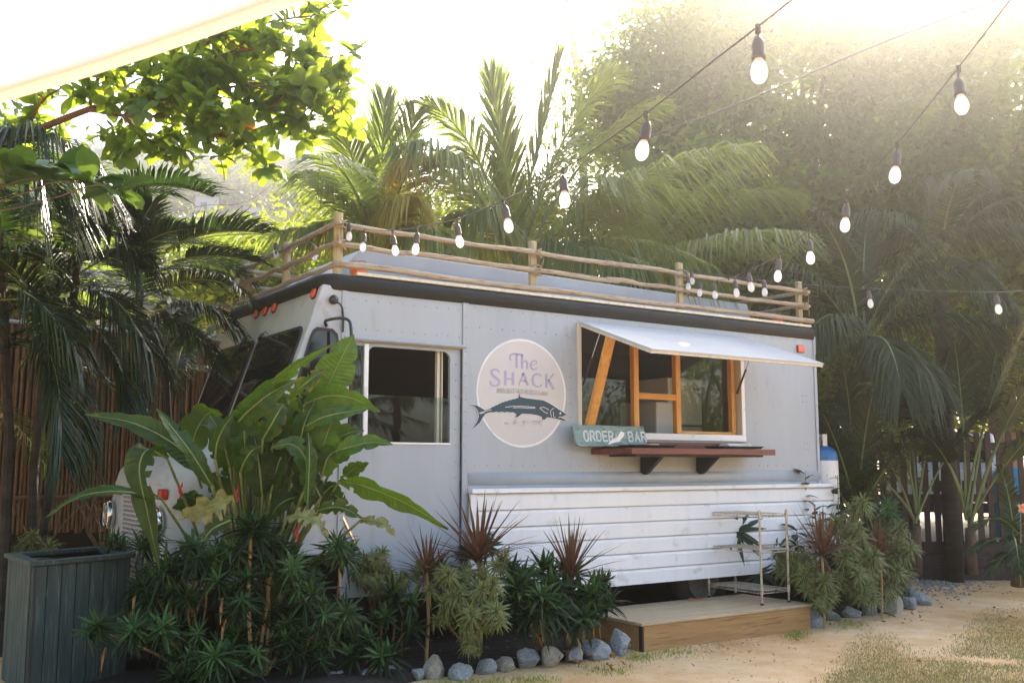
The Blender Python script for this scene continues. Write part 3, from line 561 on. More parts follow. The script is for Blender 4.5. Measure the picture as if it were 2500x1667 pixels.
def text(mb, s_, f, h, wd, gap, th):
    """f(x, z) -> world point; letters h high, wd wide"""
    x = 0
    for ch in s_:
        k = wd*(0.45 if ch in ' .,I' else 1.0)
        for pl in GL[ch]:
            for (a, b), (c, d) in zip(pl[:-1], pl[1:]):
                p, q = V(x+a*k, b*h, 0), V(x+c*k, d*h, 0); t = (q-p)
                if t.length < 1e-6: continue
                t.normalize(); n_ = V(-t.y, t.x, 0)*th/2; p = p-t*th*0.35; q = q+t*th*0.35
                mb.add([f(*(w_.xy)) for w_ in (p-n_, q-n_, q+n_, p+n_)], [(0, 1, 2, 3)])
        x += k+gap
    return x
def wall_text(mb, s_, u0, v0, u1, v1, h, th, y):
    a, b = ony(u0, v0), ony(u1, v1); ln = math.hypot(b.x-a.x, b.z-a.z); n_ = sum(0.45 if c in ' .,I' else 1.0 for c in s_)+0.35*(len(s_)-1); wd = ln/n_
    dx, dz = (b.x-a.x)/ln, (b.z-a.z)/ln
    text(mb, s_, lambda x, z: (a.x+dx*x, y, a.z+dz*x+z), h, wd, wd*0.35, th)
for wd_, ua, ub in (('AT', 1224.5, 1236), ('THE', 1243, 1262), ('HIDEAWAY', 1268, 1321)):
    mb = MB(); wall_text(mb, wd_, ua, 957+(ua-1224)*.057, ub, 957+(ub-1224)*.057, 0.026, 0.0075, -0.0066); mb.build('banner_lettering', 'logo_pale', lg)
mb = MB(); wall_text(mb, 'HULL BAY, ST.THOMAS', 1226, 1034, 1321, 1037, 0.034, 0.0075, -0.0052); wall_text(mb, 'U.S.V.I.', 1255, 1045, 1294, 1046, 0.024, 0.005, -0.0052); mb.build('place_lettering', 'logo_pale', lg)
zf = zmap(1130, 800, 5.057)
fish = [(95, 945), (160, 955), (215, 985), (268, 1018), (330, 995), (365, 970), (372, 976), (405, 950), (412, 957), (445, 932), (452, 938), (485, 913), (492, 920), (525, 902), (532, 908), (570, 888), (577, 895), (615, 876), (622, 882), (680, 864), (690, 812), (738, 862), (800, 872), (900, 885), (985, 895), (1030, 915), (1100, 955), (1180, 1008), (1275, 1068), (1240, 1088), (1200, 1105), (1272, 1142), (1240, 1148), (1170, 1130), (1090, 1112), (1030, 1105), (1008, 1132), (972, 1136), (968, 1100), (920, 1080), (830, 1065), (720, 1062), (680, 1095), (640, 1108), (655, 1066), (620, 1048), (612, 1042), (580, 1046), (545, 1038), (510, 1044), (475, 1036), (440, 1044), (405, 1036), (370, 1045), (330, 1042), (275, 1062), (245, 1100), (205, 1170), (120, 1248), (168, 1160), (190, 1095), (186, 1050), (170, 1010), (132, 965)]
def offs(P, d):
    n = len(P); out = []
    for i in range(n):
        a, b = V(*P[i-1], 0), V(*P[(i+1) % n], 0); t = (b-a).normalized(); out.append((P[i][0]+t.y*d, P[i][1]-t.x*d))
    return out
MB().poly([(x, -0.0072, z) for x, z in map(zf, offs(fish, 7))][::-1], 0.0008, (0, -1, 0)).build('fish_outline', 'logo_ring', lg)
fs_ = MB().poly([(x, -0.0086, z) for x, z in map(zf, fish)][::-1], 0.0008, (0, -1, 0)).build('fish', 'logo_navy', lg)
mb = MB(); kf = 1/5.057/270.0
for pl in ([(515, 982), (600, 970), (700, 967), (800, 974), (885, 984)], [(610, 988), (700, 984), (800, 992), (885, 990)], [(1118, 993), (1085, 1012), (1072, 1045), (1088, 1100)], [(1108, 1035), (1112, 1095), (1138, 1110)], [(942, 990), (990, 978), (1055, 1012)], [(945, 992), (1000, 1042), (1042, 1056)], [(195, 1052), (270, 1030), (345, 1010)], [(205, 1060), (265, 1045)], [(1172, 1110), (1190, 1098), (1215, 1105)], [(695, 828), (712, 858)], [(703, 836), (726, 860)]):
    ribbon(mb, [zf(p) for p in pl], 7*kf, -0.0106)
q = zf((1195, 1056)); mb.poly(disc(q[0], q[1], 0.010, -0.0102, 14), 0.0006, (0, -1, 0)); mb.build('fish_markings', 'logo_ring', lg)
# ================================================================== ground
def soft(x): return max(0.0, min(1.0, x))
def ground_h(x, y):
    h = 0.03*math.sin(x*0.9+1.2)*math.sin(y*0.7+0.4)
    h += 0.012*math.sin(x*3.1+y*1.3)*math.sin(y*2.7-x*0.8)
    k = soft((math.hypot(x-2, y+1)-1.5)/3); h = h*(0.25+0.75*k) - 0.015
    if x > 6: h += 0.02*soft((x-6)/3)
    return h
def ground_mesh():
    def axis(lo, hi, step, far):
        a = list(np.arange(lo, hi+1e-6, step)); s = step; x = hi; b = []
        while x < far: s *= 1.35; x += s; b.append(x)
        s = step; x = lo; c = []
        while x > -far: s *= 1.35; x -= s; c.append(x)
        return c[::-1]+a+b
    xs = axis(-5, 13, 0.10, 420); ys = axis(-7, 5, 0.10, 420)
    nx, ny = len(xs), len(ys)
    v = [(x, y, ground_h(x, y) if abs(x) < 30 and abs(y) < 30 else -0.02) for y in ys for x in xs]
    f = [(j*nx+i, j*nx+i+1, (j+1)*nx+i+1, (j+1)*nx+i) for j in range(ny-1) for i in range(nx-1)]
    me = bpy.data.meshes.new('ground'); me.from_pydata(v, [], f); me.polygons.foreach_set('use_smooth', np.ones(len(f), dtype=bool)); return me
m, n, p = newmat('sand')
tc = n.nodes.new('ShaderNodeTexCoord')
def nz(scale, det=8, src=None, rough=0.6):
    q = n.nodes.new('ShaderNodeTexNoise'); q.inputs['Scale'].default_value = scale; q.inputs['Detail'].default_value = det; q.inputs['Roughness'].default_value = rough
    n.links.new(tc.outputs['Object'], q.inputs[0]); return q
big, midn, fine = nz(0.55), nz(3.2, 10), nz(42, 6, rough=0.75)
r1 = ramp(n, [(0.30, (0.56, 0.375, 0.195)), (0.55, (0.65, 0.465, 0.27)), (0.75, (0.71, 0.53, 0.335))]); n.links.new(midn.outputs[0], r1.inputs[0])
r2 = ramp(n, [(0.38, (0.80, 0.66, 0.48)), (0.62, (1, 1, 1))]); n.links.new(big.outputs[0], r2.inputs[0])
r3 = ramp(n, [(0.30, (0.42, 0.36, 0.30)), (0.43, (1, 1, 1))]); n.links.new(fine.outputs[0], r3.inputs[0])
m1 = n.nodes.new('ShaderNodeMixRGB'); m1.blend_type = 'MULTIPLY'; m1.inputs[0].default_value = 1; n.links.new(r1.outputs[0], m1.inputs[1]); n.links.new(r2.outputs[0], m1.inputs[2])
m2 = n.nodes.new('ShaderNodeMixRGB'); m2.blend_type = 'MULTIPLY'; m2.inputs[0].default_value = 0.8; n.links.new(m1.outputs[0], m2.inputs[1]); n.links.new(r3.outputs[0], m2.inputs[2])
n.links.new(m2.outputs[0], p.inputs['Base Color']); p.inputs['Roughness'].default_value = 0.95; p.inputs['Specular IOR Level'].default_value = 0.2
bp = n.nodes.new('ShaderNodeBump'); bp.inputs['Strength'].default_value = 0.55; bp.inputs['Distance'].default_value = 0.015
ba = n.nodes.new('ShaderNodeMath'); n.links.new(fine.outputs[0], ba.inputs[0]); n.links.new(midn.outputs[0], ba.inputs[1]); n.links.new(ba.outputs[0], bp.inputs['Height']); n.links.new(bp.outputs[0], p.inputs['Normal'])
gm = ground_mesh(); gm.materials.append(MAT['sand']); gr_ = link('ground', gm); gr_['kind'] = 'structure'
# planting bed (dark mulch) along the truck, a low mound behind the stones
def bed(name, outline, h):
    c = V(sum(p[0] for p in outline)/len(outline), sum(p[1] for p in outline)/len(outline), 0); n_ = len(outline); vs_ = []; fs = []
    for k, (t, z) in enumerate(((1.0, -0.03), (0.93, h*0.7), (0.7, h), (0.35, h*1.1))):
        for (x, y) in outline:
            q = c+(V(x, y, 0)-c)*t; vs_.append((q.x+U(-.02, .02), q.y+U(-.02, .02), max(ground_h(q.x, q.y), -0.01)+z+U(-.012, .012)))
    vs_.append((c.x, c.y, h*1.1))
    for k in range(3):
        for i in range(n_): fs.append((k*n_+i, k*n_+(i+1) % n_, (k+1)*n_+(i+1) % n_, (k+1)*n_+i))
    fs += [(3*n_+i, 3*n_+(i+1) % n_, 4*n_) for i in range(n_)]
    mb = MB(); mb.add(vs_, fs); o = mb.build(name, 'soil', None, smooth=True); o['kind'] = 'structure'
def dens(P, k=6): return [(a[0]+(b[0]-a[0])*i/k, a[1]+(b[1]-a[1])*i/k) for a, b in zip(P, P[1:]+P[:1]) for i in range(k)]
bed('bed_and_shade_sheet', dens([(-1.6, -0.9), (-0.7, -1.3), (0.3, -0.78), (1.2, -0.84), (2.32, -0.80), (2.32, 0.5), (1.0, 1.2), (-1.9, 1.2), (-2.0, -0.3)]), 0.06)
bed('bed_and_shade_sheet', dens([(4.6, -0.60), (5.5, -0.60), (6.5, -0.52), (7.2, -0.35), (7.6, 0.3), (7.3, 1.3), (5.5, 1.3), (4.6, 0.6)]), 0.06)

bed('bed_and_shade_sheet', dens([(1.1, -0.03), (6.0, -0.03), (6.0, 2.5), (-1.5, 2.5), (-1.5, 1.1), (1.0, 1.1)]), 0.03)  # dark sheet laid under the truck as painted shade, no bed there
# ================================================================== stones edging the beds
def stone_mesh(seed, tall=1.0):
    rr = np.random.default_rng(seed); import bmesh
    bm = bmesh.new(); bmesh.ops.create_icosphere(bm, subdivisions=3, radius=1.0)
    nrm = [V(*q).normalized() for q in rr.normal(size=(11, 3))]; ds = rr.uniform(0.45, 0.8, 11)
    for v in bm.verts:
        for q, d in zip(nrm, ds):
            e = v.co.dot(q)-d
            if e > 0: v.co -= q*e*0.97
        v.co *= 1+0.03*math.sin(v.co.x*7+seed)*math.sin(v.co.y*6)+0.02*math.sin(v.co.z*15+seed*2)
        v.co.z *= tall
    me = bpy.data.meshes.new('stone'); bm.to_mesh(me); bm.free(); return me
smesh = [stone_mesh(s, t) for s, t in ((1, .8), (2, .9), (3, .7), (4, 1.0), (5, .85), (6, .75))]
for i, me in enumerate(smesh): me.materials.append(MAT['rock_grey'])
smesh_t = []
for me in smesh[:3]: c = me.copy(); c.materials.clear(); c.materials.append(MAT['rock_tan']); smesh_t.append(c)
# (u, v of the foot, half width px, tan, height factor, label)
ST = [(822, 1664, 30, 0, .8, 'pale grey rock at the lower left end of the edging row'), (905, 1664, 42, 0, .6, 'low flat grey rock beside the leftmost edging rock'), (974, 1652, 28, 0, .9, 'greenish grey rock left of the small round one, bed edge'), (1030, 1655, 20, 0, 1.1, 'small round pale rock beside the square tan one'),
      (1072, 1650, 29, 1, 1.45, 'upright square tan rock, tallest on the left of the step'), (1140, 1652, 34, 0, .8, 'long grey rock with pale foot right of the tan block'), (1194, 1640, 28, 0, 1.0, 'pointed blue grey rock behind the long one'), (1244, 1634, 28, 1, .95, 'pale tan squarish rock in the middle of the left edging'),
      (1304, 1626, 32, 0, 1.15, 'dark slate blue rock right of the pale squarish one'), (1360, 1622, 34, 1, 1.1, 'two toned tan and grey wedge rock in the left edging'), (1414, 1612, 34, 0, .75, 'low grey tan rock third from the wooden step'), (1466, 1605, 42, 0, .85, 'broad pale grey rock second from the wooden step'), (1523, 1594, 31, 0, 1.45, 'tall slanted grey rock against the left corner of the step'),
      (2002, 1528, 27, 0, 1.15, 'speckled grey rock against the right end of the step'), (2048, 1512, 24, 0, .8, 'low grey rock second from the step on the right side'), (2092, 1503, 26, 0, .7, 'flat brown flecked grey rock third right of the step'), (2140, 1500, 31, 0, 1.4, 'largest blue grey boulder right of the step'), (2192, 1495, 30, 1, 1.2, 'mottled lichen covered rock right of the largest boulder'),
      (2232, 1484, 22, 0, 1.1, 'round grey rock second from the right end of the edging'), (2262, 1474, 24, 0, 1.0, 'pale rock at the right end of the edging'), (2230, 1448, 20, 0, .8, 'bluish rock behind the right end of the edging'), (2215, 1462, 18, 0, .8, 'half hidden dark rock under the striped shrub')]
for i, (u, v, hw, tan, hf, lab) in enumerate(ST):
    c = onz(u, v, 0.0); d = (c-CAM).dot(FW); r = hw*1.12*d/FOC
    me = (smesh_t if tan else smesh)[i % (3 if tan else 6)]
    o = link('rock', me, None, TRS(c+V(0, r*0.6, r*hf*0.46-0.02), euler(U(-.3, .3), U(-.3, .3), U(0, 6.28)), (r*1.08, r*0.95, r*hf*1.05))); tag(o, lab, 'rock', 'rocks edging the planting beds')

# ================================================================== wooden step in front of the hatch
step = thing('wooden_step', 'low wooden step platform of weathered boards below the serving hatch', 'step', (3.45, -0.45, 0))
dx0, dx1, dy0, dy1, dz = 2.38, 4.53, -0.885, 0.02, 0.226
nb = 4; bw = (dy1-dy0)/nb
for j in range(nb): MB().box((dx0-0.012+U(-.004, .004), dy0+j*bw+0.002, dz-0.028), (dx1+0.012+U(-.004, .004), dy0+(j+1)*bw-0.003, dz+U(-.001, .002))).build('deck_board', 'deck_top', step, bevel=0.005)
MB().box((dx0+0.02, dy0+0.012, -0.02), (dx1-0.012, dy0+0.05, dz-0.029)).build('front_board', 'deck_side', step, bevel=0.005)
MB().box((dx0, dy0+0.013, -0.02), (dx0+0.019, dy0+0.055, dz-0.029)).build('corner_trim', 'dark_wood', step)
MB().box((dx0+0.004, dy0+0.056, -0.02), (dx0+0.04, dy1-0.01, dz-0.029)).build('side_board', 'deck_side', step, bevel=0.004)
MB().box((dx1-0.05, dy0+0.052, -0.02), (dx1-0.013, dy1-0.01, dz-0.029)).build('side_board', 'deck_side', step, bevel=0.004)
c = onz(1695, 1465, dz+0.006); mb = MB(); mb.strip(catmull([c+V(-.05, .02, .006), c+V(.0, .05, .02), c+V(.09, .03, .004), c+V(.17, .0, .01)], 4), [.006, .014, .016, .012, .010, .012, .014, .012, .010, .01, .008, .006, .004], V(0, 1, .3), fold=.3); mb.strip(catmull([c+V(-.02, -.06, .004), c+V(.02, -.03, .016), c+V(-.01, -.01, .01)], 3), [.004, .008, .01, .01, .008, .006, .003], V(1, 0, .2), fold=.3)
tag(mb.build('dry_leaf', 'almond_red'), 'curled orange dry leaf lying on the wooden step', 'leaf')

# ================================================================== wire shelving rack on the step
rx0, rx1, ry0, ry1 = 4.04, 4.42, -0.70, 0.0
rack = thing('wire_rack', 'rusty chrome three tier wire shelf standing on the wooden step', 'shelf rack', (4.23, -0.35, dz))
tops = 1.105
for x in (rx0, rx1):
    for y in (ry0, ry1):
        ps = MB().tube([(x, y, dz+0.02), (x, y, tops+0.012)], 0.0115, 8)
        for z in (0.36, 0.74, 1.07): ps.tube([(x, y, z-0.035), (x, y, z+0.03)], 0.0155, 8)
        ps = ps.build('post', 'rack_metal', rack, smooth=False); MB().tube([(x, y, dz), (x, y, dz+0.02)], 0.017, 8).build('foot', 'black_plastic', ps)
for z in (0.36, 0.74, 1.075):
    mb = MB()
    for zz in (z, z-0.028):
        for y in (ry0, ry1): mb.tube([(rx0, y, zz), (rx1, y, zz)], 0.0038, 5)
        for x in (rx0, rx1): mb.tube([(x, ry0, zz), (x, ry1, zz)], 0.0038, 5)
    for k in range(26): y = ry0+(ry1-ry0)*(k+0.5)/26; mb.tube([(rx0, y, z+0.004), (rx1, y, z+0.004)], 0.0022, 4)
    for k in range(3): x = rx0+(rx1-rx0)*(k+1)/4; mb.tube([(x, ry0, z-0.001), (x, ry1, z-0.001)], 0.003, 4)
    for y in (ry0, ry1):
        for k in range(9):
            a, b = rx0+(rx1-rx0)*k/9, rx0+(rx1-rx0)*(k+.5)/9; mb.tube([(a, y, z-0.028), (b, y, z), (2*b-a, y, z-0.028)], 0.002, 4)
    for x in (rx0, rx1):
        for k in range(16):
            a, b = ry0+(ry1-ry0)*k/16, ry0+(ry1-ry0)*(k+.5)/16; mb.tube([(x, a, z-0.028), (x, b, z), (x, 2*b-a, z-0.028)], 0.002, 4)
    mb.build('shelf', 'rack_metal', rack)

# ================================================================== things on the counter
sg = thing('order_sign', 'weathered grey green wooden board reading ORDER AT THE BAR', 'sign', (2.71, -0.13, 1.707))
SA, SB_ = V(2.255, -0.16, 1.718), V(3.155, -0.11, 1.722)
ex = (SB_-SA).normalized(); ezz = (V(0, 0.20, 1)).normalized(); ezz = (ezz-ex*ezz.dot(ex)).normalized(); ey = ex.cross(ezz)    # ey points to the viewer
Ls = (SB_-SA).length
mb = MB(); ol = [(0.0, 0.02), (0.03, 0.0), (0.3, 0.004), (0.62, 0.0), (Ls, 0.01), (Ls-0.012, 0.205), (0.6, 0.2), (0.3, 0.206), (0.02, 0.2), (-0.02, 0.19)]
mb.poly([SA+ex*a+ezz*b for a, b in ol], 0.03, -ey); mb.build('board', 'sign_green', sg, bevel=0.004)
def sgf(x0, z0): return lambda x, z: SA+ex*(x0+x)+ezz*(z0+z)+ey*0.003
for wd_, x_, z_, h_, w_, g_, t_ in (('ORDER', .10, .055, .088, .052, .026, .019), ('AT', .497, .088, .05, .018, .008, .006), ('THE', .567, .088, .05, .019, .008, .006), ('BAR', .665, .055, .088, .058, .028, .019)):
    mb = MB(); text(mb, wd_, sgf(x_, z_), h_, w_, g_, t_); mb.build('lettering', 'sign_white', sg)
mb = MB()
for a, b in ((0.04, 0.17), (0.06, 0.03), (0.36, 0.17), (0.86, 0.185)): q = SA+ex*a+ezz*b+ey*0.001; mb.lathe([(0.006, 0), (0.004, 0.003), (0.001, 0.004)], 6, q, Matrix.Rotation(R(90), 3, 'X'))
mb.build('nails', 'dark_wood', sg)
def tray(lab, c, w_, d_, rz):
    t = thing('serving_tray', lab, 'tray', c, 'black trays on the counter'); Rm = Matrix.Rotation(rz, 3, 'Z'); mb = MB()
    P = [(-w_/2, -d_/2), (w_/2, -d_/2), (w_/2, d_/2), (-w_/2, d_/2)]
    lo = [V(*c)+Rm@V(a*.9, b*.86, 0.003) for a, b in P]; hi = [V(*c)+Rm@V(a, b, 0.028) for a, b in P]; hi2 = [V(*c)+Rm@V(a*.97, b*.95, 0.028) for a, b in P]; lo2 = [V(*c)+Rm@V(a*.88, b*.83, 0.009) for a, b in P]
    mb.add(lo+hi+hi2+lo2, [(3, 2, 1, 0), (12, 13, 14, 15)]+[(k*4+i, k*4+(i+1) % 4, k*4+4+(i+1) % 4, k*4+4+i) for k in range(3) for i in range(4)]); mb.build('dish', 'black_plastic', t); return t
tray('black serving tray in front of the order board', (2.98, -0.30, 1.707), 0.50, 0.26, R(-4)); tray('black serving tray below the right end of the hatch', (4.16, -0.28, 1.707), 0.62, 0.26, R(3))
mb = MB(); mb.box((4.15, -0.20, 1.737), (4.52, -0.06, 1.752), rot=euler(0, 0, R(6))); mb.box((4.18, -0.19, 1.753), (4.50, -0.07, 1.765), rot=euler(0, 0, R(-4))); tag(mb.build('menu_stack', 'paper', None, bevel=0.002), 'small stack of cream papers beside the right black tray', 'papers')
mb = MB(); q = V(2.46, -0.36, 1.738)
mb.strip([q, q+V(.06, .01, .03), q+V(.13, .0, .05)], [.004, .018, .028], V(0, .5, .8).normalized(), fold=.2); mb.strip([q+V(.10, 0, .03), q+V(.15, .0, .085), q+V(.16, .0, .115)], [.022, .03, .02], V(.9, 0, -.3), fold=.3); mb.strip([q+V(.13, 0, .035), q+V(.18, -.01, .012), q+V(.22, -.01, .004)], [.012, .01, .006], V(0, 1, .2), fold=.2)
tag(mb.build('paper_scrap', 'paper'), 'crumpled white paper scrap in front of the order board', 'paper')
mb = MB(); mb.box((3.14, -0.16, 1.735), (3.26, -0.10, 1.752)); tag(mb.build('wooden_block', 'frame_wood', None, bevel=0.004), 'small pale wooden block beside the order board on the counter', 'block')
# fridge inside
fg = thing('refrigerator', 'white refrigerator seen inside through the serving hatch', 'refrigerator', (4.4, 1.3, 0.82))
FY = 0.62; fx0, fx1 = ony(1590, 1000, FY).x, ony(1715, 1000, FY).x
MB().box((fx0+0.25, FY, 0.83), (fx1, FY+.6, 1.965)).build('lower_body', 'fridge_white', fg, bevel=0.015)
MB().box((fx0+0.25, FY, 1.985), (fx1, FY+.6, 2.50)).build('freezer_door', 'fridge_white', fg, bevel=0.015)
MB().box((fx1-0.14, FY-.008, 2.36), (fx1-0.06, FY-.001, 2.39)).build('badge', 'black_plastic', fg)
tag(MB().box((fx0-0.02, FY-.1, 0.83), (fx0+0.23, FY+.5, 2.22)).build('cooler_cabinet', 'fridge_white', None, bevel=0.015), 'white cabinet beside the refrigerator inside the hatch', 'cabinet')

# ================================================================== railing of poles on the roof
rl = thing('roof_railing', 'rustic pole railing with rope lashings round the truck roof', 'railing', (2.9, 1.2, 3.16))
RY, RYF, RX0, RXE = 0.10, 2.43, -0.03, 5.72; zr = (3.187, 3.356, 3.523)
def pole(name, a, b, r, mat_='rail_wood', wob=0.009, ext=0.06):
    a, b = V(*a), V(*b); d = (b-a).normalized(); a = a-d*ext; b = b+d*ext; k = 12
    pts = [a+(b-a)*(i/k)+V(U(-wob, wob), U(-wob, wob), U(-wob, wob))*(0 if i in (0, k) else 1) for i in range(k+1)]
    mb = MB(); mb.tube(catmull(pts, 3), [r*U(.88, 1.12) for _ in range(3*k+1)], 8); return mb.build(name, mat_, rl, smooth=True)
posts = [(RX0, RY, 3.63, .040, 'corner'), (1.967, RY, 3.65, .034, ''), (3.85, RY, 3.655, .034, ''), (RXE, RY, 3.65, .034, ''), (RX0, 1.25, 3.60, .038, ''), (RX0, RYF-0.06, 3.62, .036, ''), (RXE, RYF-.06, 3.62, .034, ''), (1.967, RYF-.06, 3.62, .034, ''), (3.85, RYF-.06, 3.62, .034, '')]
for x, y, zt, r, _ in posts:
    if y == RY and x > 0: MB().box((x-r, y-r*.6+0.03, 3.112), (x+r, y+r*.9+0.03, zt)).build('post', 'post_wood', rl, bevel=0.006)
    else: MB().tube([(x, y, 3.112), (x+U(-.004, .004), y, 3.4), (x, y, zt)], [r, r*.97, r*.95], 10).build('post', 'post_wood', rl, smooth=False)
    for z in zr[1:]:
        mb = MB(); k = 0
        for s_ in range(4):
            zz = z+(s_-1.5)*0.018; a0 = U(0, 6)
            mb.tube([(x+math.cos(a0+t)*(r+.014), y+math.sin(a0+t)*(r+.03)-0.02, zz+math.sin(t*1.0+s_)*0.02) for t in np.linspace(0, 6.2, 12)], 0.007, 5)
        if random.random() < 0.6: mb.tube(catmull([(x+r, y-r, z), (x+r+.03, y-r-.02, z-.05), (x+r+.02, y-r-.02, z-.12)], 4), 0.004, 5)
        mb.build('rope_lashing', 'rope', rl)
for z in zr:
    r = 0.0225 if z > 3.2 else 0.027; yo = RY-0.04
    if z < 3.2: pole('rail', (RX0, yo, z), (RXE+0.08, yo, z), r); pole('rail', (RX0-0.03, RY, z), (RX0-0.03, RYF, z), r*.9)
    else:
        pole('rail', (RX0, yo, z), (2.9, yo, z), r); pole('rail', (2.85, yo-0.01, z+.005), (RXE+0.03, yo, z), r)
        pole('rail', (RX0-0.035, RY-0.05, z), (RX0-0.035, RYF, z), r*1.0, 'rail_wood', .012); pole('rail', (RX0, RYF, z), (RXE, RYF, z), r); pole('rail', (RXE, RY, z), (RXE, RYF, z), r)
# lanterns standing on the roof
def lantern(lab, c):
    t = thing('roof_lantern', lab, 'lantern', c, 'orange lanterns on the truck roof'); c = V(*c)
    MB().lathe([(0.001, 0.0), (0.055, 0.0), (0.06, 0.02), (0.06, 0.105), (0.05, 0.12), (0.001, 0.122)], 14, c).build('canister', 'orange_plastic', t, smooth=True)
    mb = MB()
    for k in range(6):
        a = k*math.pi/3; mb.tube(catmull([c+V(math.cos(a)*.075, math.sin(a)*.075, 0), c+V(math.cos(a)*.078, math.sin(a)*.078, .13), c+V(math.cos(a)*.05, math.sin(a)*.05, .165), c+V(0, 0, .165)], 4), 0.0032, 5)
    mb.build('wire_cage', 'rope', t)
lantern('orange lantern in wire cage beside the front corner post of the roof', (0.23, 0.25, 3.112)); lantern('orange lantern in wire cage at the rear end of the roof', (5.50, 0.27, 3.112)); lantern('orange lantern in wire cage at the far front corner of the roof', (0.13, 2.16, 3.112))

# ================================================================== string lights
sock = MB().lathe([(0.001, 0.012), (0.010, 0.010), (0.017, -0.004), (0.021, -0.020), (0.021, -0.052), (0.023, -0.056), (0.023, -0.066), (0.001, -0.066)], 12).mesh('socket', 'cable_black', True)
m, n, p = newmat('frost'); p.inputs['Base Color'].default_value = (0.9, 0.9, 0.92, 1); p.inputs['Roughness'].default_value = 0.12; p.inputs['Transmission Weight'].default_value = 0.0
tr_ = n.nodes.new('ShaderNodeBsdfTranslucent'); tr_.inputs[0].default_value = (0.95, 0.94, 0.94, 1); tp = n.nodes.new('ShaderNodeBsdfTransparent'); mx = n.nodes.new('ShaderNodeMixShader'); mx2 = n.nodes.new('ShaderNodeMixShader')
mx.inputs[0].default_value = 0.6; n.links.new(p.outputs[0], mx.inputs[1]); n.links.new(tr_.outputs[0], mx.inputs[2]); mx2.inputs[0].default_value = 0.40; n.links.new(mx.outputs[0], mx2.inputs[1]); n.links.new(tp.outputs[0], mx2.inputs[2]); n.links.new(mx2.outputs[0], n.nodes['Material Output'].inputs[0])
bulb = MB().lathe([(0.013, -0.064), (0.016, -0.072), (0.024, -0.092), (0.027, -0.110), (0.025, -0.128), (0.017, -0.142), (0.006, -0.148), (0.0005, -0.149)], 14).mesh('bulb', 'frost', True)
def string(label, cable, lamps, r=0.0032, matn='cable_black'):
    """cable: (u, v, depth) points; lamps: (u, v of bulb centre, depth, drop)"""
    P = [at(*q) for q in cable]; t = thing('string_light', label, 'string lights', P[0], 'string lights over the yard'); C_ = catmull(P, 10)
    MB().tube(C_, r, 6).build('cable', matn, t, smooth=True)
    for (u, v, d) in lamps:
        c = at(u, v, d); q = min(C_, key=lambda p: (V(p.x, p.y, 0)-V(c.x, c.y, 0)).length+0.3*max(0, c.z-p.z))
        top = V(c.x, c.y, c.z+0.105); hook = V(q.x, q.y, q.z)
        so_ = link('lamp', sock, t, TRS(top, euler(U(-.16, .16), U(-.16, .16), U(0, 6)), .92)); link('bulb', bulb, so_, so_.matrix_basis.copy())
        if (hook-top).length < 0.6: MB().tube([hook, top], 0.0035, 5).tube([hook+V(0, 0, .006), hook+V(0, 0, -.02)], 0.009, 6).build('drop_wire', matn, so_)
        else: MB().tube([top+V(0, 0, .06), top], 0.0035, 5).build('drop_wire', matn, so_)
string('thick cable of bulbs from the front corner of the roof up to the top right', [(838, 545, 8.15), (890, 560, 7.75), (959, 563, 6.9), (1025, 554, 6.45), (1116, 535, 6.0), (1228, 490, 5.1), (1375, 414, 4.3), (1577, 276, 3.6), (1760, 135, 3.1), (1940, -5, 2.75), (2150, -180, 2.35), (2350, -360, 2.05)],
       [(1853, 182, 2.9), (1581, 372, 3.6), (1375, 493, 4.3), (1233, 555, 5.1), (1116, 592, 6.0), (1018, 610, 6.45), (959, 614, 6.9), (889, 606, 7.75), (852, 578, 8.1)])
string('string of bulbs hanging along the front of the roof into the left palms', [(836, 546, 8.15), (765, 578, 8.6), (683, 612, 9.1), (586, 645, 9.9), (500, 680, 10.0), (405, 715, 9.9), (235, 765, 9.7), (60, 800, 9.4), (-150, 815, 9.0)],
       [(765, 628, 8.7), (673, 622, 9.2), (580, 690, 9.9), (410, 735, 9.9), (236, 785, 9.7)])
string('string of bulbs climbing from the third roof post to the upper right corner', [(1672, 664, 10.25), (1695, 680, 10.0), (1742, 686, 9.4), (1795, 674, 8.3), (1838, 655, 7.4), (1903, 622, 6.2), (1975, 560, 5.7), (2065, 480, 5.0), (2190, 350, 4.3), (2340, 165, 3.6), (2470, -5, 3.2), (2600, -180, 2.9)],
       [(2343, 266, 3.6), (2192, 432, 4.3), (2068, 552, 5.0), (1977, 632, 5.7), (1903, 676, 6.2), (1829, 704, 7.3), (1795, 717, 8.3), (1742, 722, 9.2), (1711, 717, 9.8), (1680, 702, 10.2), (1689, 688, 10.3), (1866, 716, 8.6)], r=0.0028)
string('nearly level string of bulbs running off to the right edge', [(1672, 658, 10.25), (1760, 672, 9.9), (1955, 694, 9.2), (2123, 704, 8.4), (2300, 711, 7.8), (2434, 713, 7.3), (2600, 705, 6.8), (2750, 690, 6.4)], [(2122, 743, 8.4), (2434, 757, 7.3)], r=0.0028)
mb = MB(); mb.tube(catmull([at(*q) for q in ((1500, 368, 12.5), (1600, 328, 11.5), (1800, 255, 9.5), (2151, 106, 7.5), (2433, 0, 6.4), (2600, -60, 6.0))], 8), 0.007, 6); tag(mb.build('overhead_cable', 'cable_black', None, smooth=True), 'bare overhead cable crossing the tree towards the top right', 'cable')

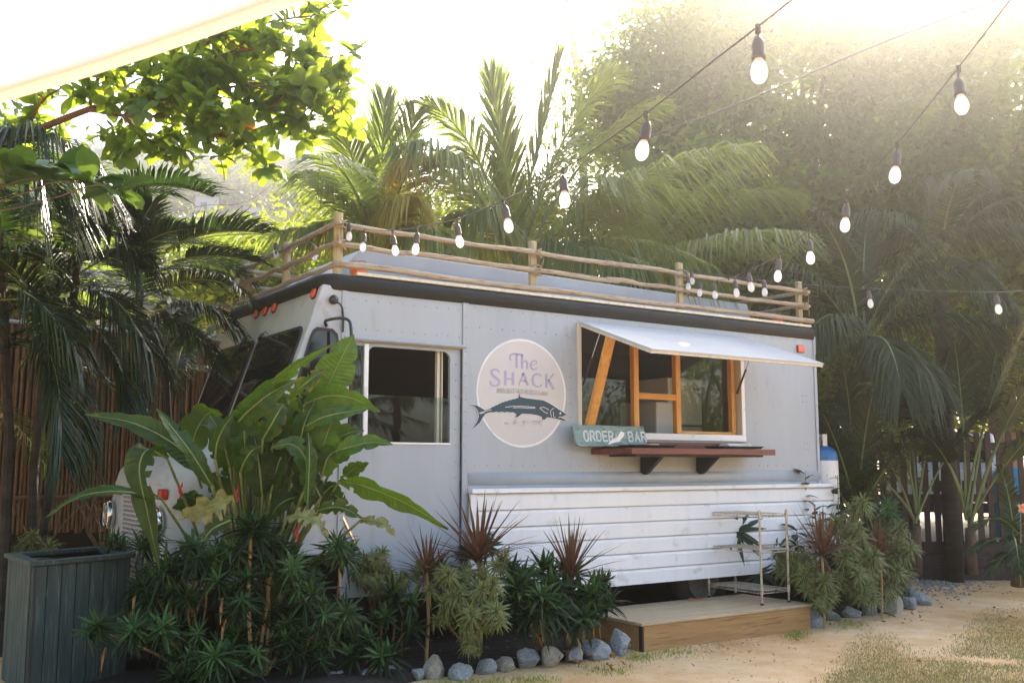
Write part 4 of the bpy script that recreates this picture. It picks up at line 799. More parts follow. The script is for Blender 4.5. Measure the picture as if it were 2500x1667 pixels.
# ================================================================== planter box
pl = thing('planter_box', 'tall grey green wooden planter box at the lower left', 'planter', (-1.9, 0.6, 0))
A_, B_, C_ = V(-2.225, 0.052, 0), V(-1.467, 0.373, 0), V(-1.525, 1.23, 0); D_ = A_+(C_-B_); PZ = 0.90
def wallboards(a, b, nbd):
    e = (b-a); out = V(e.y, -e.x, 0).normalized()
    cen = (A_+B_+C_+D_)/4
    if (a+e/2-cen).dot(out) < 0: out = -out
    a2, b2 = a-(a-cen).normalized()*0.035, b-(b-cen).normalized()*0.035; e2 = b2-a2
    MB().poly([a2+out*-.018, b2+out*-.018, b2+out*-.018+V(0, 0, PZ-.04), a2+out*-.018+V(0, 0, PZ-.04)], 0.01, -out).build('backing', 'dark_wood', pl)
    for k in range(nbd):
        p0, p1 = a2+e2*((k+.03)/nbd), a2+e2*((k+.97)/nbd); o_ = out*U(-.001, .0015)
        MB().poly([p0+o_, p1+o_, p1+o_+V(0, 0, PZ-.035), p0+o_+V(0, 0, PZ-.035)], 0.016, -out).build('board', 'planter_paint', pl, bevel=0.003)
wallboards(A_, B_, 7); wallboards(B_, C_, 7); wallboards(C_, D_, 7); wallboards(D_, A_, 8)
q4 = [A_, B_, C_, D_]; cen = sum(q4, V(0, 0, 0))/4
for i in range(4):
    a, b = q4[i], q4[(i+1) % 4]; ins = lambda p: p+(cen-p).normalized()*0.13
    MB().poly([a+V(0, 0, PZ-.03), b+V(0, 0, PZ-.03), ins(b)+V(0, 0, PZ-.03), ins(a)+V(0, 0, PZ-.03)], 0.032, (0, 0, 1)).build('rim_board', 'planter_paint', pl, bevel=0.004)
mb = MB(); g = 8; ii = [p+(cen-p).normalized()*0.06 for p in q4]
mb.add([(ii[0]*(1-s)*(1-t)+ii[1]*s*(1-t)+ii[2]*s*t+ii[3]*(1-s)*t)+V(0, 0, 0.80+0.045*math.sin(s*5+1)*math.sin(t*4)+U(-.012, .012)+(.05 if s < .4 else 0)) for t in np.linspace(0, 1, g) for s in np.linspace(0, 1, g)], [(j*g+i, j*g+i+1, (j+1)*g+i+1, (j+1)*g+i) for i in range(g-1) for j in range(g-1)]); mb.build('soil', 'soil', pl)

# ================================================================== gas bottle behind the truck
tk = thing('gas_bottle', 'white gas bottle with blue shoulder standing behind the truck', 'gas bottle', (6.03, 0.25, 0))
TC = V(6.03, 0.16, 0)
MB().lathe([(0.001, 0.62), (0.17, 0.62), (0.19, 0.66), (0.19, 1.60)], 28, TC).build('cylinder', 'tank_white', tk, smooth=True)
MB().lathe([(0.19, 1.60), (0.19, 1.655), (0.175, 1.70), (0.13, 1.745), (0.07, 1.77), (0.001, 1.775)], 28, TC).build('shoulder', 'blue_paint', tk, smooth=True)
MB().lathe([(0.018, 1.77), (0.018, 1.80), (0.03, 1.81), (0.03, 1.83), (0.012, 1.84), (0.012, 1.87), (0.001, 1.875)], 10, TC).tube([TC+V(0, 0, 1.82), TC+V(-.09, 0, 1.83)], 0.012, 8).build('valve', 'brass', tk)
mb = MB()
for k in range(14):
    a0, a1 = R(-120+k*16), R(-120+(k+1)*16); ri, ro = .075, .08
    z0, z1 = 1.765, (1.90 if k not in (6, 7) else 1.80)
    mb.add([TC+V(r*math.cos(a), r*math.sin(a), z) for z in (z0, z1) for a in (a0, a1) for r in (ri, ro)], [(0, 2, 6, 4), (1, 5, 7, 3), (4, 6, 7, 5), (0, 4, 5, 1), (2, 3, 7, 6)])
mb.build('guard_collar', 'tank_white', tk)
MB().box((5.80, 0.0, 0.0), (6.25, 0.6, 0.62)).build('stand', 'interior', tk)

# ================================================================== picket fence on the right, ground behind it
f0, f1 = V(6.9, 2.22, 0), V(12.4, -1.45, 0); fd = (f1-f0).normalized(); fn = V(fd.y, -fd.x, 0); fn = fn if fn.dot(CAM-f0) > 0 else -fn
pf = thing('picket_fence', 'dark brown wooden picket fence on a low boarded wall at the right', 'fence', f0)
flen = (f1-f0).length; k = 0; s_ = 0.0
while s_ < flen:
    a = f0+fd*s_; MB().poly([a+fn*.0+V(0, 0, .52), a+fd*.076+V(0, 0, .52), a+fd*.076+V(0, 0, 1.97), a+fd*.038+V(0, 0, 2.02), a+V(0, 0, 1.97)], 0.022, fn).build('picket', 'fence_brown', pf); s_ += 0.146
for z in (1.10, 1.80): MB().bar(f0-fn*.022+V(0, 0, z), f1-fn*.022+V(0, 0, z), 0.04, 0.11).build('fence_rail', 'fence_brown', pf)
for j in range(3): MB().bar(f0-fn*.03+V(0, 0, .085+j*.175), f1-fn*.03+V(0, 0, .085+j*.175), 0.04, 0.165).build('wall_board', 'fence_brown', pf)
mb = MB(); b0, b1 = f0-fn*.07, f1-fn*.07; e0, e1 = b0-fn*9, b1-fn*9
mb.poly([b0, b1, e1, e0], 0.46, (0, 0, 1)); mb.build('raised_ground', 'gravel_stone', None)['kind'] = 'structure'
# off-road car behind the fence
CJ = at(2335, 1180, 15.6); cz = CJ.z; jd = (V(CAM.x, CAM.y, 0)-V(CJ.x, CJ.y, 0)).normalized(); jr = V(jd.y, -jd.x, 0)*-1; jr = jr if jr.dot(RT) > 0 else -jr
car = thing('offroad_car', 'white off-road car with round headlights parked behind the picket fence', 'car', (CJ.x, CJ.y, 0.46))
def J(a, f_, z): return V(CJ.x, CJ.y, 0)+jr*a+jd*f_+V(0, 0, z)
zt = at(2335, 1146, 15.6).z; zb = at(2335, 1212, 15.6).z
mb = MB(); mb.poly([J(a, 0, z) for a, z in ((-.74, zb), (.74, zb), (.74, zt-.10), (.66, zt), (-.66, zt), (-.74, zt-.10))], 0.14, -jd)
mb.build('grille_panel', 'car_white', car, bevel=0.03)
mb = MB(); mb.add([J(a, f_, z) for a, f_, z in ((-.66, -.10, zt), (.66, -.10, zt), (.70, -1.3, zt+.12), (-.70, -1.3, zt+.12), (-.66, -.10, zt-.4), (.66, -.10, zt-.4), (.7, -1.3, zt-.4), (-.7, -1.3, zt-.4))], [(0, 1, 2, 3), (0, 3, 7, 4), (1, 5, 6, 2), (4, 5, 1, 0)]); mb.build('bonnet', 'car_white', car, bevel=0.03)
for a in range(7): x = -.33+a*.11; MB().poly([J(x-.03, .004, zb+.08), J(x+.03, .004, zb+.08), J(x+.03, .004, zt-.17), J(x-.03, .004, zt-.17)], 0.006, jd).build('grille_slot', 'rubber', car)
for a in (-.52, .52):
    Mh = (jd.to_track_quat('Z', 'Y')).to_matrix(); hl = MB().lathe([(0.001, .0), (.10, .0), (.11, .03), (.095, .05), (.09, .045)], 18, J(a, .0, (zb+zt)/2-.02), Mh).build('headlight', 'rubber', car); MB().lathe([(.09, .045), (.06, .06), (.001, .065)], 18, J(a, .0, (zb+zt)/2-.02), Mh).build('lens', 'chrome', hl, smooth=True)
    MB().poly([J(a*1.75+b, .02, z) for b, z in ((-.16, zb+.05), (.16, zb+.05), (.16, zb+.22), (-.16, zb+.22))], 0.8, -jd).build('wing', 'car_white', car, bevel=0.04)
    MB().lathe([(0.2, -.11), (.37, -.11), (.39, 0), (.37, .11), (.2, .11)], 20, J(a*1.5, -.45, .46+.39), (jr.to_track_quat('Z', 'Y')).to_matrix()).build('wheel', 'rubber', car, smooth=True)
MB().poly([J(a, .10, z) for a, z in ((-.8, zb-.24), (.8, zb-.24), (.8, zb-.08), (-.8, zb-.08))], 0.12, jd).build('bumper', 'rubber', car, bevel=0.02)
np_ = MB().poly([J(a, .225, z) for a, z in ((-.17, zb-.22), (.17, zb-.22), (.17, zb-.06), (-.17, zb-.06))], 0.008, jd).build('number_plate', 'car_white', car)
mb = MB(); text(mb, 'HEK', lambda x, z: J(-.10+x, .236, zb-.15+z), .07, .045, .025, .013); mb.build('plate_lettering', 'blue_paint', np_); MB().poly([J(a, .2345, z) for a, z in ((-.165, zb-.215), (.165, zb-.215), (.165, zb-.175), (-.165, zb-.175))], 0.001, jd).build('plate_band', 'orange_plastic', np_)
mb = MB(); mb.poly([J(a, -1.3, z) for a, z in ((-.68, zt), (.68, zt), (.60, zt+.60), (-.60, zt+.60))], 1.6, -jd); cb = mb.build('cabin', 'car_white', car, bevel=0.04)
MB().poly([J(a, -1.29, z) for a, z in ((-.58, zt+.12), (.58, zt+.12), (.53, zt+.52), (-.53, zt+.52))], 0.006, jd).build('windscreen', 'dark_glass', cb)
BJ = at(2472, 1165, 15.2)
mb = MB().lathe([(0.001, .46), (.27, .46), (.29, .50), (.29, .80), (.30, .82), (.29, .84), (.29, 1.12), (.27, 1.42), (.20, 1.50), (.001, 1.53)], 22, (BJ.x, BJ.y, 0.0)); tag(mb.build('plastic_barrel', 'teal_blue', None, smooth=True), 'bright blue plastic barrel behind the fence right of the white car', 'barrel')

# ================================================================== bamboo wall behind the front of the truck
g0, g1 = at(-160, 1000, 10.3), at(540, 1000, 12.4); g0.z = g1.z = 0; gd = (g1-g0); gl = gd.length; gd.normalize(); gn = V(gd.y, -gd.x, 0); gn = gn if gn.dot(CAM-g0) > 0 else -gn
bf = thing('bamboo_fence', 'tall brown bamboo cane fence behind the palms at the left', 'fence', g0)
cane = []
for k in range(4):
    mb = MB(); pr_ = []
    z = 0.0; nd = 0.28+0.05*k
    while z < 2.45: pr_ += [(0.019, z), (0.0215, z+0.006), (0.019, z+0.014)]; z += nd*U(.85, 1.15)
    pr_.append((0.0185, 2.45)); mb.lathe(pr_, 7); cane.append(mb.mesh('cane', 'bamboo', True))
k = 0; s_ = 0.0
while s_ < gl:
    p_ = g0+gd*s_+gn*U(-.006, .006)+V(0, 0, 0.82+U(-.03, .02)); link('cane', cane[k % 4], bf, TRS(p_, euler(U(-.012, .012), U(-.012, .012), U(0, 6)), (1, 1, U(.97, 1.02)))); s_ += U(.040, .047); k += 1
for z in (1.2, 3.1): MB().tube([g0+gn*.04+V(0, 0, z), g1+gn*.04+V(0, 0, z)], 0.022, 8).build('cross_rail', 'roof_metal' if z > 2 else 'bamboo', bf)
for z in (0.16, 0.46): MB().bar(g0+V(0, 0, z), g1+V(0, 0, z), 0.04, 0.28).build('base_board', 'plank_brown', bf)
MB().bar(g0-gn*.12+V(0, 0, 1.6), g1-gn*.12+V(0, 0, 1.6), 0.03, 3.1).build('backing_panel', 'dark_wood', bf)

# ================================================================== parasol edge at the upper left, close to the camera
um = thing('parasol', 'cream parasol canopy reaching in at the upper left corner', 'parasol', (-4.9, -6.2, 0))
a, b = at(-120, 265, 2.6), at(760, -25, 2.2)                       # lower hem, seen as the slanting edge
mid = (a+b)/2; out_ = (V(mid.x, mid.y, 0)-V(CAM.x, CAM.y, 0)).normalized()
top = V(mid.x, mid.y, 0)-out_*0.7-RT*1.7+V(0, 0, a.z*.5+b.z*.5+0.75)
hem = [a+(b-a)*t-V(0, 0, 0.012*math.sin(t*math.pi)) for t in np.linspace(0, 1, 14)]
prev = b+V(.9, -1.5, .25); nxt = a+V(-.9, -1.1, .0)
mb = MB(); mb.add(hem+[top], [(i, i+1, 14) for i in range(13)]+[]); o2 = len(mb.v)
mb.add([b, prev, top], [(0, 1, 2)]); mb.add([nxt, a, top], [(0, 1, 2)])
m, n, p = newmat('canopy_cloth'); p.inputs['Base Color'].default_value = (0.86, 0.83, 0.80, 1); p.inputs['Roughness'].default_value = 0.9
t_ = n.nodes.new('ShaderNodeBsdfTranslucent'); t_.inputs[0].default_value = (0.95, 0.90, 0.86, 1); mx = n.nodes.new('ShaderNodeMixShader'); mx.inputs[0].default_value = 0.65; n.links.new(p.outputs[0], mx.inputs[1]); n.links.new(t_.outputs[0], mx.inputs[2]); n.links.new(mx.outputs[0], n.nodes['Material Output'].inputs[0])
mat('hem_cloth', (0.78, 0.66, 0.56), (0.74, 0.62, 0.52), rough=0.9)
mb.build('canopy', 'canopy_cloth', um)
mb = MB(); mb.strip([h+V(0, 0, .0)-out_*.01 for h in hem], [.028]*14, V(0, 0, -1), fold=0.0); mb.build('hem_band', 'hem_cloth', um)
MB().tube([V(top.x, top.y, -.02), top], 0.025, 10).build('pole', 'roof_metal', um)
# ================================================================== plant builders
def quad_cloud(name, P, size, mats, flat=0.25, aspect=0.42, droop=0.5, jit=0.35, va=None):
    """one mesh of many separate leaves (pointed quads), numpy"""
    N = len(P); P = np.asarray(P, dtype=np.float64)
    d = rng.normal(size=(N, 3)); d[:, 2] = d[:, 2]*0.6-droop; d /= np.linalg.norm(d, axis=1)[:, None]
    r = rng.normal(size=(N, 3)); s = np.cross(d, r); s /= np.linalg.norm(s, axis=1)[:, None]+1e-9
    nn = np.cross(s, d); L_ = (size*(1+rng.uniform(-jit, jit, N)))[:, None]
    a = P; b = P+d*L_*0.45+s*L_*aspect*0.5+nn*L_*0.06; c = P+d*L_; e = P+d*L_*0.45-s*L_*aspect*0.5+nn*L_*0.06
    v = np.stack([a, b, c, e], axis=1).reshape(-1, 3)
    me = bpy.data.meshes.new(name); me.vertices.add(4*N); me.vertices.foreach_set('co', v.ravel().astype(np.float32))
    me.loops.add(4*N); me.loops.foreach_set('vertex_index', np.arange(4*N, dtype=np.int32)); me.polygons.add(N)
    me.polygons.foreach_set('loop_start', np.arange(0, 4*N, 4, dtype=np.int32)); me.update(calc_edges=True)
    for x in (mats if isinstance(mats, (list, tuple)) else [mats]): me.materials.append(MAT[x])
    at_ = me.attributes.new('v', 'FLOAT', 'FACE'); at_.data.foreach_set('value', (rng.uniform(0, 1, N) if va is None else va).astype(np.float32))
    return me
def clumped(c, rad, nclump, per, cl=0.5, shell=0.55):
    """leaf positions: clumps spread through the outer part of an ellipsoid"""
    c, rad = np.array(c), np.array(rad); out = []; va = []
    q = rng.normal(size=(nclump, 3)); q /= np.linalg.norm(q, axis=1)[:, None]; q *= (shell+(1.13-shell)*rng.uniform(0, 1, nclump)**0.6)[:, None]
    C_ = c+q*rad
    for k in range(nclump):
        m_ = rng.normal(size=(per, 3))*cl*rng.uniform(0.6, 1.2)*np.array([1, 1, 0.75]); out.append(C_[k]+m_); va.append(np.clip(rng.normal(rng.uniform(.0, .95), .12, per), 0, 1))
    return np.concatenate(out), np.concatenate(va)
def frond_geo(mb, P0, P1, P2, n=60, lmax=0.8, wd=0.022, droop=0.35, sp0=35, sp1=65, stem=0.02, t0=0.16, vbase=0.3, dead=0.0, lift=0.0, up=None):
    """feather palm frond along a quadratic curve; material 0 leaflets, 1 stalk"""
    P0, P1, P2 = V(*P0), V(*P1), V(*P2)
    f = lambda t: P0*((1-t)**2)+P1*(2*t*(1-t))+P2*(t*t); df = lambda t: ((P1-P0)*(1-t)+(P2-P1)*t).normalized()
    k = 14; mb.tube([f(i/k) for i in range(k+1)], [stem*(1-0.85*i/k) for i in range(k+1)], 5, a=vbase, m=1)
    upv = V(0, 0, 1) if up is None else V(*up)
    for i in range(n):
        t = t0+(1-t0)*(i+0.5)/n; p = f(t); T = df(t); sd = T.cross(upv)
        if sd.length < 0.15: sd = T.cross(V(0.3, -0.8, 0.2))
        sd.normalize(); nu = sd.cross(T).normalized(); e = (t-t0)/(1-t0)
        ll = lmax*(0.35+0.65*math.sin(math.pi*min(1, (0.12+0.80*e)))**0.8)*U(.88, 1.08)*(1 if e < .92 else .75); an = R(sp0+(sp1-sp0)*e+U(-6, 6))
        for sg in (-1, 1):
            if random.random() < 0.04: continue
            dr = (sd*sg*math.cos(an)+T*math.sin(an)+nu*(0.12+lift+U(-.08, .08))).normalized()
            g = V(0, 0, -1)*ll*droop*U(.7, 1.35); q1 = p+dr*ll*0.5+g*0.18; q2 = p+dr*ll*0.98+g
            side = dr.cross(nu).normalized(); w_ = wd*U(.85, 1.15)
            mb.strip([p, q1, q2], [w_*.55, w_, w_*.12], side, a=min(1, max(0, vbase+U(-.25, .25)+(dead if e > .8 else 0))), fold=0.35)
def frond_obj(parent, P0, P1, P2, mats, name='frond', **kw):
    mb = MB(); frond_geo(mb, P0, P1, P2, **kw); return mb.build(name, mats, parent)
def std_fronds(k, mats, L_=1.0, **kw):
    """shared frond meshes, base at origin, growing along +X"""
    out = []
    for i in range(k):
        a = R(15+60*i/max(1, k-1)); dd = kw.get('bend', 0.9)
        P1 = V(math.cos(a)*L_*.5, U(-.05, .05)*L_, math.sin(a)*L_*.62); P2 = V(math.cos(a)*L_*1.0+L_*.12, U(-.12, .12)*L_, math.sin(a)*L_*.85-L_*.28*dd)
        kk = {x: y for x, y in kw.items() if x != 'bend'}; mb = MB(); frond_geo(mb, (0, 0, 0), P1, P2, **kk); out.append(mb.mesh('frond', mats))
    return out
def leaf_blade(mb, pts, hw, side, fold=0.25, wave=0.0, tear=0.0, brown=0.0, a=0.4, n=16, prof=None):
    """broad blade with midrib: 5 columns, wavy edge; 's' marks browned rim"""
    C_ = catmull(pts, max(2, n//(len(pts)-1))); k = len(C_); b = len(mb.v); mb.s = mb.s or []; mb.r = mb.r or []
    ph = U(0, 6)
    for i, p in enumerate(C_):
        t = i/(k-1); w_ = hw*(prof(t) if prof else (math.sin(math.pi*(0.03+0.97*t)**0.75)**0.75 if t < 1 else 0.0)); w_ = max(w_, 0.004)
        T = (C_[min(i+1, k-1)]-C_[max(i-1, 0)]).normalized(); sd = side[0].lerp(side[1], t) if isinstance(side, (list, tuple)) else side; sd = (sd-T*sd.dot(T)).normalized(); nn = sd.cross(T)
        for j, c in enumerate((-1, -.5, 0, .5, 1)):
            wv = wave*hw*math.sin(t*17+ph+(2 if c < 0 else 0))*abs(c); jag = (1-tear*abs(c)*max(0, math.sin(t*23+ph*2+(3*c)))**3)
            mb.r.append(t*150-abs(c)*9)
            mb.v.append(tuple(p+sd*(c*w_*jag)+nn*(abs(c)**1.5*fold*w_+wv))); mb.s.append(min(1.0, brown*(abs(c)**4*0.9+max(0, t-.78)*3*U(.5, 1))) if brown else 0.0)
    for i in range(k-1):
        for j in range(4):
            if tear and abs(j-1.5) > 1 and random.random() < tear*0.12: continue
            mb.f.append([b+i*5+j, b+i*5+j+1, b+(i+1)*5+j+1, b+(i+1)*5+j]); mb.a.append(min(1, max(0, a+U(-.06, .06)))); mb.m.append(0)
def rosette(name, matn, n, ll, hw, el0, el1, arch, seed, stripe=False, fold=0.3, segs=4, jit=0.2, stem=None):
    random.seed(seed); mb = MB(); mb.s = []
    for i in range(n):
        t = (i+0.5)/n; az = i*2.39996+U(-.2, .2); el = R(el0+(el1-el0)*t+U(-8, 8)); l_ = ll*(0.72+0.28*math.sin(math.pi*(0.2+.7*t)))*U(1-jit, 1+jit)
        d = V(math.cos(az)*math.cos(el), math.sin(az)*math.cos(el), math.sin(el)); sd = V(-math.sin(az), math.cos(az), 0); pts = []; ws = []
        for k in range(segs+1):
            s_ = k/segs; pts.append(d*l_*s_+V(0, 0, -arch*l_*s_*s_*math.cos(el))+V(0, 0, -0.03*(1-t))); ws.append(hw*(math.sin(math.pi*(0.12+0.88*s_)**0.8)**0.8 if s_ < 1 else 0.03))
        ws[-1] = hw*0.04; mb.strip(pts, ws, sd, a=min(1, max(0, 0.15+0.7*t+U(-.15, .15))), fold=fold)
        mb.s += ([1.0, 0.0, 1.0] if stripe else [0.0, 0.0, 0.0])*(segs+1)
    return mb.mesh(name, matn)
def stems_to(parent, base, tops, r=0.012, matn='tan_stem', name='stem', wob=0.05):
    base = V(*base)
    for t in tops:
        b = base+V(U(-.08, .08), U(-.05, .05), 0); m_ = b.lerp(t, .5)+V(U(-wob, wob), U(-wob, wob), .02)
        MB().tube(catmull([b, m_, t], 4), [r*1.2, r*1.1, r, r, r*.9, r*.9, r*.8, r*.8, r*.7], 5).build(name, matn, parent, smooth=True)
def shrub(name, label, cat, meshes, spots, base, sc=1.0, group=None, part='leaf_rosette', stem=True, tilt=0.5, matn='tan_stem', stem_r=0.011, sub_=None):
    """spots: (u, v, depth, scale)"""
    t = thing(name, label, cat, base, group); tops = []
    k_, f_ = sub_ or ((3, .58) if meshes is vari else (3, .62) if meshes is drac else (2, .72) if meshes is pleo else (1, 1.0))
    full = [(u+(U(-24, 24) if j else 0), v+(U(-22, 18) if j else 0), d+(U(-.14, .14) if j else 0), s_*f_*U(.8, 1.2)) for (u, v, d, s_) in spots for j in range(k_)]
    for i, (u, v, d, s_) in enumerate(full):
        p = at(u, v, d); b = V(*base); lean = V(p.x-b.x, p.y-b.y, 0)*1.2+V(0, 0, 1)+V(U(-tilt, tilt), U(-tilt, tilt), 0); q = lean.to_track_quat('Z', 'Y').to_matrix() @ Matrix.Rotation(U(0, 6.28), 3, 'Z')
        link(part, meshes[random.randrange(len(meshes))], t, TRS(p, q, (s_*sc*U(.85, 1.15), s_*sc*U(.85, 1.15), s_*sc*U(.75, 1.25)))); tops.append(p)
    if meshes is drac or meshes is pleo:
        mb = MB()
        for k in range(7):
            p = random.choice(tops)+V(U(-.08, .08), U(-.08, .08), -U(.03, .15)); az = U(0, 6.28); dr = V(math.cos(az), math.sin(az), 0); mb.strip([p, p+dr*.06+V(0, 0, -.06), p+dr*.08+V(0, 0, -.17)], [.006, .011, .002], V(-dr.y, dr.x, 0), a=U(0, 1), fold=.4)
        mb.build('dead_leaves', 'litter_leaf', t)
    if stem: stems_to(t, base, tops[::6] if len(tops) > 24 else tops[::2], stem_r, matn)
    return t
def filler(u0, u1, v0, v1, d0, d1, n, s0, s1, seed):
    random.seed(seed); return [(U(u0, u1), U(v0, v1), U(d0, d1), U(s0, s1)) for _ in range(n)]

random.seed(11)
drac = [rosette('dracaena_rosette', 'dracaena_leaf', n_, l_, w_, e0, e1, ar, 20+i, fold=fo, jit=.35) for i, (n_, l_, w_, e0, e1, ar, fo) in enumerate(((30, .27, .017, -25, 75, .35, .3), (18, .33, .021, -10, 65, .55, .4), (38, .22, .014, -50, 60, .3, .25), (14, .30, .024, 0, 80, .7, .5), (26, .25, .016, -60, 40, .2, .3), (22, .36, .015, -20, 80, .8, .35)))]
pleo = [rosette('pleomele_rosette', 'dracaena_leaf', n_, l_, w_, -20, 70, ar, 30+i, jit=.3) for i, (n_, l_, w_, ar) in enumerate(((26, .24, .021, .25), (18, .28, .024, .45), (32, .21, .019, .2), (20, .25, .026, .6), (24, .3, .018, .5)))]
vari = [rosette('variegated_rosette', 'variegated_leaf', 34, 0.21, 0.0125, -30, 70, 0.75, 40+i, True) for i in range(3)]
cord = [rosette('cordyline_rosette', 'cordyline_leaf', 46, 0.50, 0.0115, 5, 86, 0.20, 50+i, False, 0.35) for i in range(2)]
# ---- dark dracaena thicket at the lower left
random.seed(3)
hero = [(613, 1296, 6.9, 1.15), (405, 1388, 6.95, 1.05), (590, 1472, 6.75, 1.1), (362, 1332, 7.1, .9), (545, 1600, 6.6, 1.15), (760, 1450, 7.0, 1.0)]
bA, bB, bC = onz(632, 1668, 0), onz(470, 1660, 0), onz(800, 1600, 0)
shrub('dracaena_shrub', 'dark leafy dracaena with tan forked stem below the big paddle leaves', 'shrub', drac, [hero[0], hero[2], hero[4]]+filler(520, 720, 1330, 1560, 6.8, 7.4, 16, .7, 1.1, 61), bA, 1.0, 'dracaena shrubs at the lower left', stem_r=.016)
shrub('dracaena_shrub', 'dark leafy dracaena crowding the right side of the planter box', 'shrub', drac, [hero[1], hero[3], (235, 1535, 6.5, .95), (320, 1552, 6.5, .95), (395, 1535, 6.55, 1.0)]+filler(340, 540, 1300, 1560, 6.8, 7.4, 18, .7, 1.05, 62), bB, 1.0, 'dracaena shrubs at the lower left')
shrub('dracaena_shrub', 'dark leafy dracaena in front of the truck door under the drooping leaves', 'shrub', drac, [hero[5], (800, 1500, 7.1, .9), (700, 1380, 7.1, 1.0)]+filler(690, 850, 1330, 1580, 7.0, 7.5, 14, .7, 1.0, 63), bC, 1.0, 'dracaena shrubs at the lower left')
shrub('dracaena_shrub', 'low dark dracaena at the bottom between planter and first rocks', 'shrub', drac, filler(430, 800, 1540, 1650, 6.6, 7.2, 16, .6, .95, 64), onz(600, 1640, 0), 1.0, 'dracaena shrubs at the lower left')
shrub('variegated_shrub', 'striped leafed plant behind the planter box rim', 'shrub', vari, [(75, 1325, 8.3, 1.1), (100, 1330, 8.4, 1.0), (55, 1330, 8.4, .9)], at(80, 1400, 8.4), 1.0, None)
shrub('dracaena_shrub', 'small green shoots between planter rim and bonnet', 'shrub', drac, [(272, 1325, 7.6, .7), (300, 1330, 7.6, .6)], at(285, 1380, 7.6), 1.0, None)
# ---- front bed plants, left to right
random.seed(5)
shrub('variegated_shrub', 'yellow striped bush against the truck door', 'shrub', vari, [(872, 1390, 7.9, 1.0), (915, 1365, 7.95, 1.1), (900, 1410, 7.8, .9), (945, 1400, 7.9, 1.0), (930, 1430, 7.8, .85), (985, 1420, 7.8, .9)], onz(920, 1560), 1.0, 'yellow striped bushes')
shrub('pleomele_shrub', 'low green bush between the striped bush and the rocks', 'shrub', pleo, [(960, 1455, 7.5, 1.0), (985, 1490, 7.5, 1.05), (940, 1500, 7.4, .9), (950, 1600, 7.2, .9), (1000, 1530, 7.5, .8), (900, 1560, 7.3, .9), (860, 1600, 7.2, .8)], onz(960, 1620), 1.0, 'green leafy bushes in the bed')
def cordy(label, u, v, d, sc, tilt=.0, az=0.0):
    p = at(u, v, d); b = V(p.x, p.y, 0); t = thing('cordyline', label, 'cordyline', b, 'red spiky cordylines')
    link('leaf_rosette', cord[int(u) % 2], t, TRS(p, Matrix.Rotation(tilt, 3, 'X') @ Matrix.Rotation(az, 3, 'Z'), sc)); MB().tube([b, p.lerp(b, .5)+V(.02, 0, 0), p], 0.014, 6).build('stem', 'tan_stem', t); 
    mb = MB()
    for k in range(5): a = U(0, 6.28); mb.strip([p, p+V(math.cos(a)*.1, math.sin(a)*.1, -.15), p+V(math.cos(a)*.12, math.sin(a)*.12, -.42)], [.006, .011, .002], V(-math.sin(a), math.cos(a), 0), a=.5, fold=.3)
    mb.build('hanging_leaves', 'cordyline_leaf', t); return t
cordy('red brown spiky cordyline standing leftmost, in front of the truck door', 1042, 1392, 7.7, .80); cordy('tallest red brown cordyline at the left end of the white skirt', 1168, 1358, 7.95, 1.25)
cordy('red brown cordyline beside the wooden step, against the white boards', 1393, 1400, 8.25, 1.05)
shrub('variegated_shrub', 'large cascading yellow striped bush with tan legs before the skirt', 'shrub', vari, [(1075, 1400, 7.7, 1.0), (1110, 1420, 7.6, 1.0), (1140, 1400, 7.7, 1.05), (1180, 1410, 7.7, 1.1), (1210, 1380, 7.8, 1.0), (1225, 1355, 7.9, .8), (1120, 1450, 7.5, 1.05), (1165, 1450, 7.5, 1.1), (1195, 1440, 7.55, 1.0), (1090, 1470, 7.5, 1.0), (1150, 1490, 7.4, 1.0), (1190, 1480, 7.45, 1.0), (1085, 1505, 7.5, .8), (1195, 1515, 7.4, .9), (1145, 1540, 7.4, .7), (1150, 1575, 7.35, .6), (1055, 1430, 7.7, .9), (1010, 1395, 7.8, .8)], onz(1165, 1600), 1.0, 'yellow striped bushes', stem_r=.010)
shrub('pleomele_shrub', 'dark green bush in the middle of the skirt', 'shrub', pleo, [(1250, 1390, 8.0, 1.1), (1290, 1400, 8.0, 1.2), (1325, 1385, 8.1, 1.1), (1270, 1440, 7.8, 1.2), (1310, 1450, 7.8, 1.25), (1345, 1430, 7.9, 1.1), (1290, 1490, 7.7, 1.15), (1330, 1480, 7.7, 1.1), (1255, 1470, 7.8, 1.0), (1360, 1470, 7.8, 1.0)], onz(1312, 1600), 1.0, 'green leafy bushes in the bed')
shrub('pleomele_shrub', 'dark green bush leaning over the left corner of the step', 'shrub', pleo, [(1385, 1440, 8.1, 1.15), (1420, 1460, 8.1, 1.2), (1460, 1440, 8.3, 1.2), (1485, 1470, 8.3, 1.1), (1405, 1500, 7.9, 1.15), (1445, 1500, 8.0, 1.1), (1380, 1390, 8.3, .9), (1375, 1510, 7.9, 1.0), (1470, 1420, 8.4, .9)], onz(1400, 1590), 1.0, 'green leafy bushes in the bed')
shrub('pleomele_shrub', 'green shoots rising behind the tallest cordyline', 'shrub', pleo, [(1190, 1330, 8.2, .9), (1130, 1350, 8.2, .9), (1060, 1380, 8.2, .9)], onz(1160, 1560), 1.0, 'green leafy bushes in the bed')
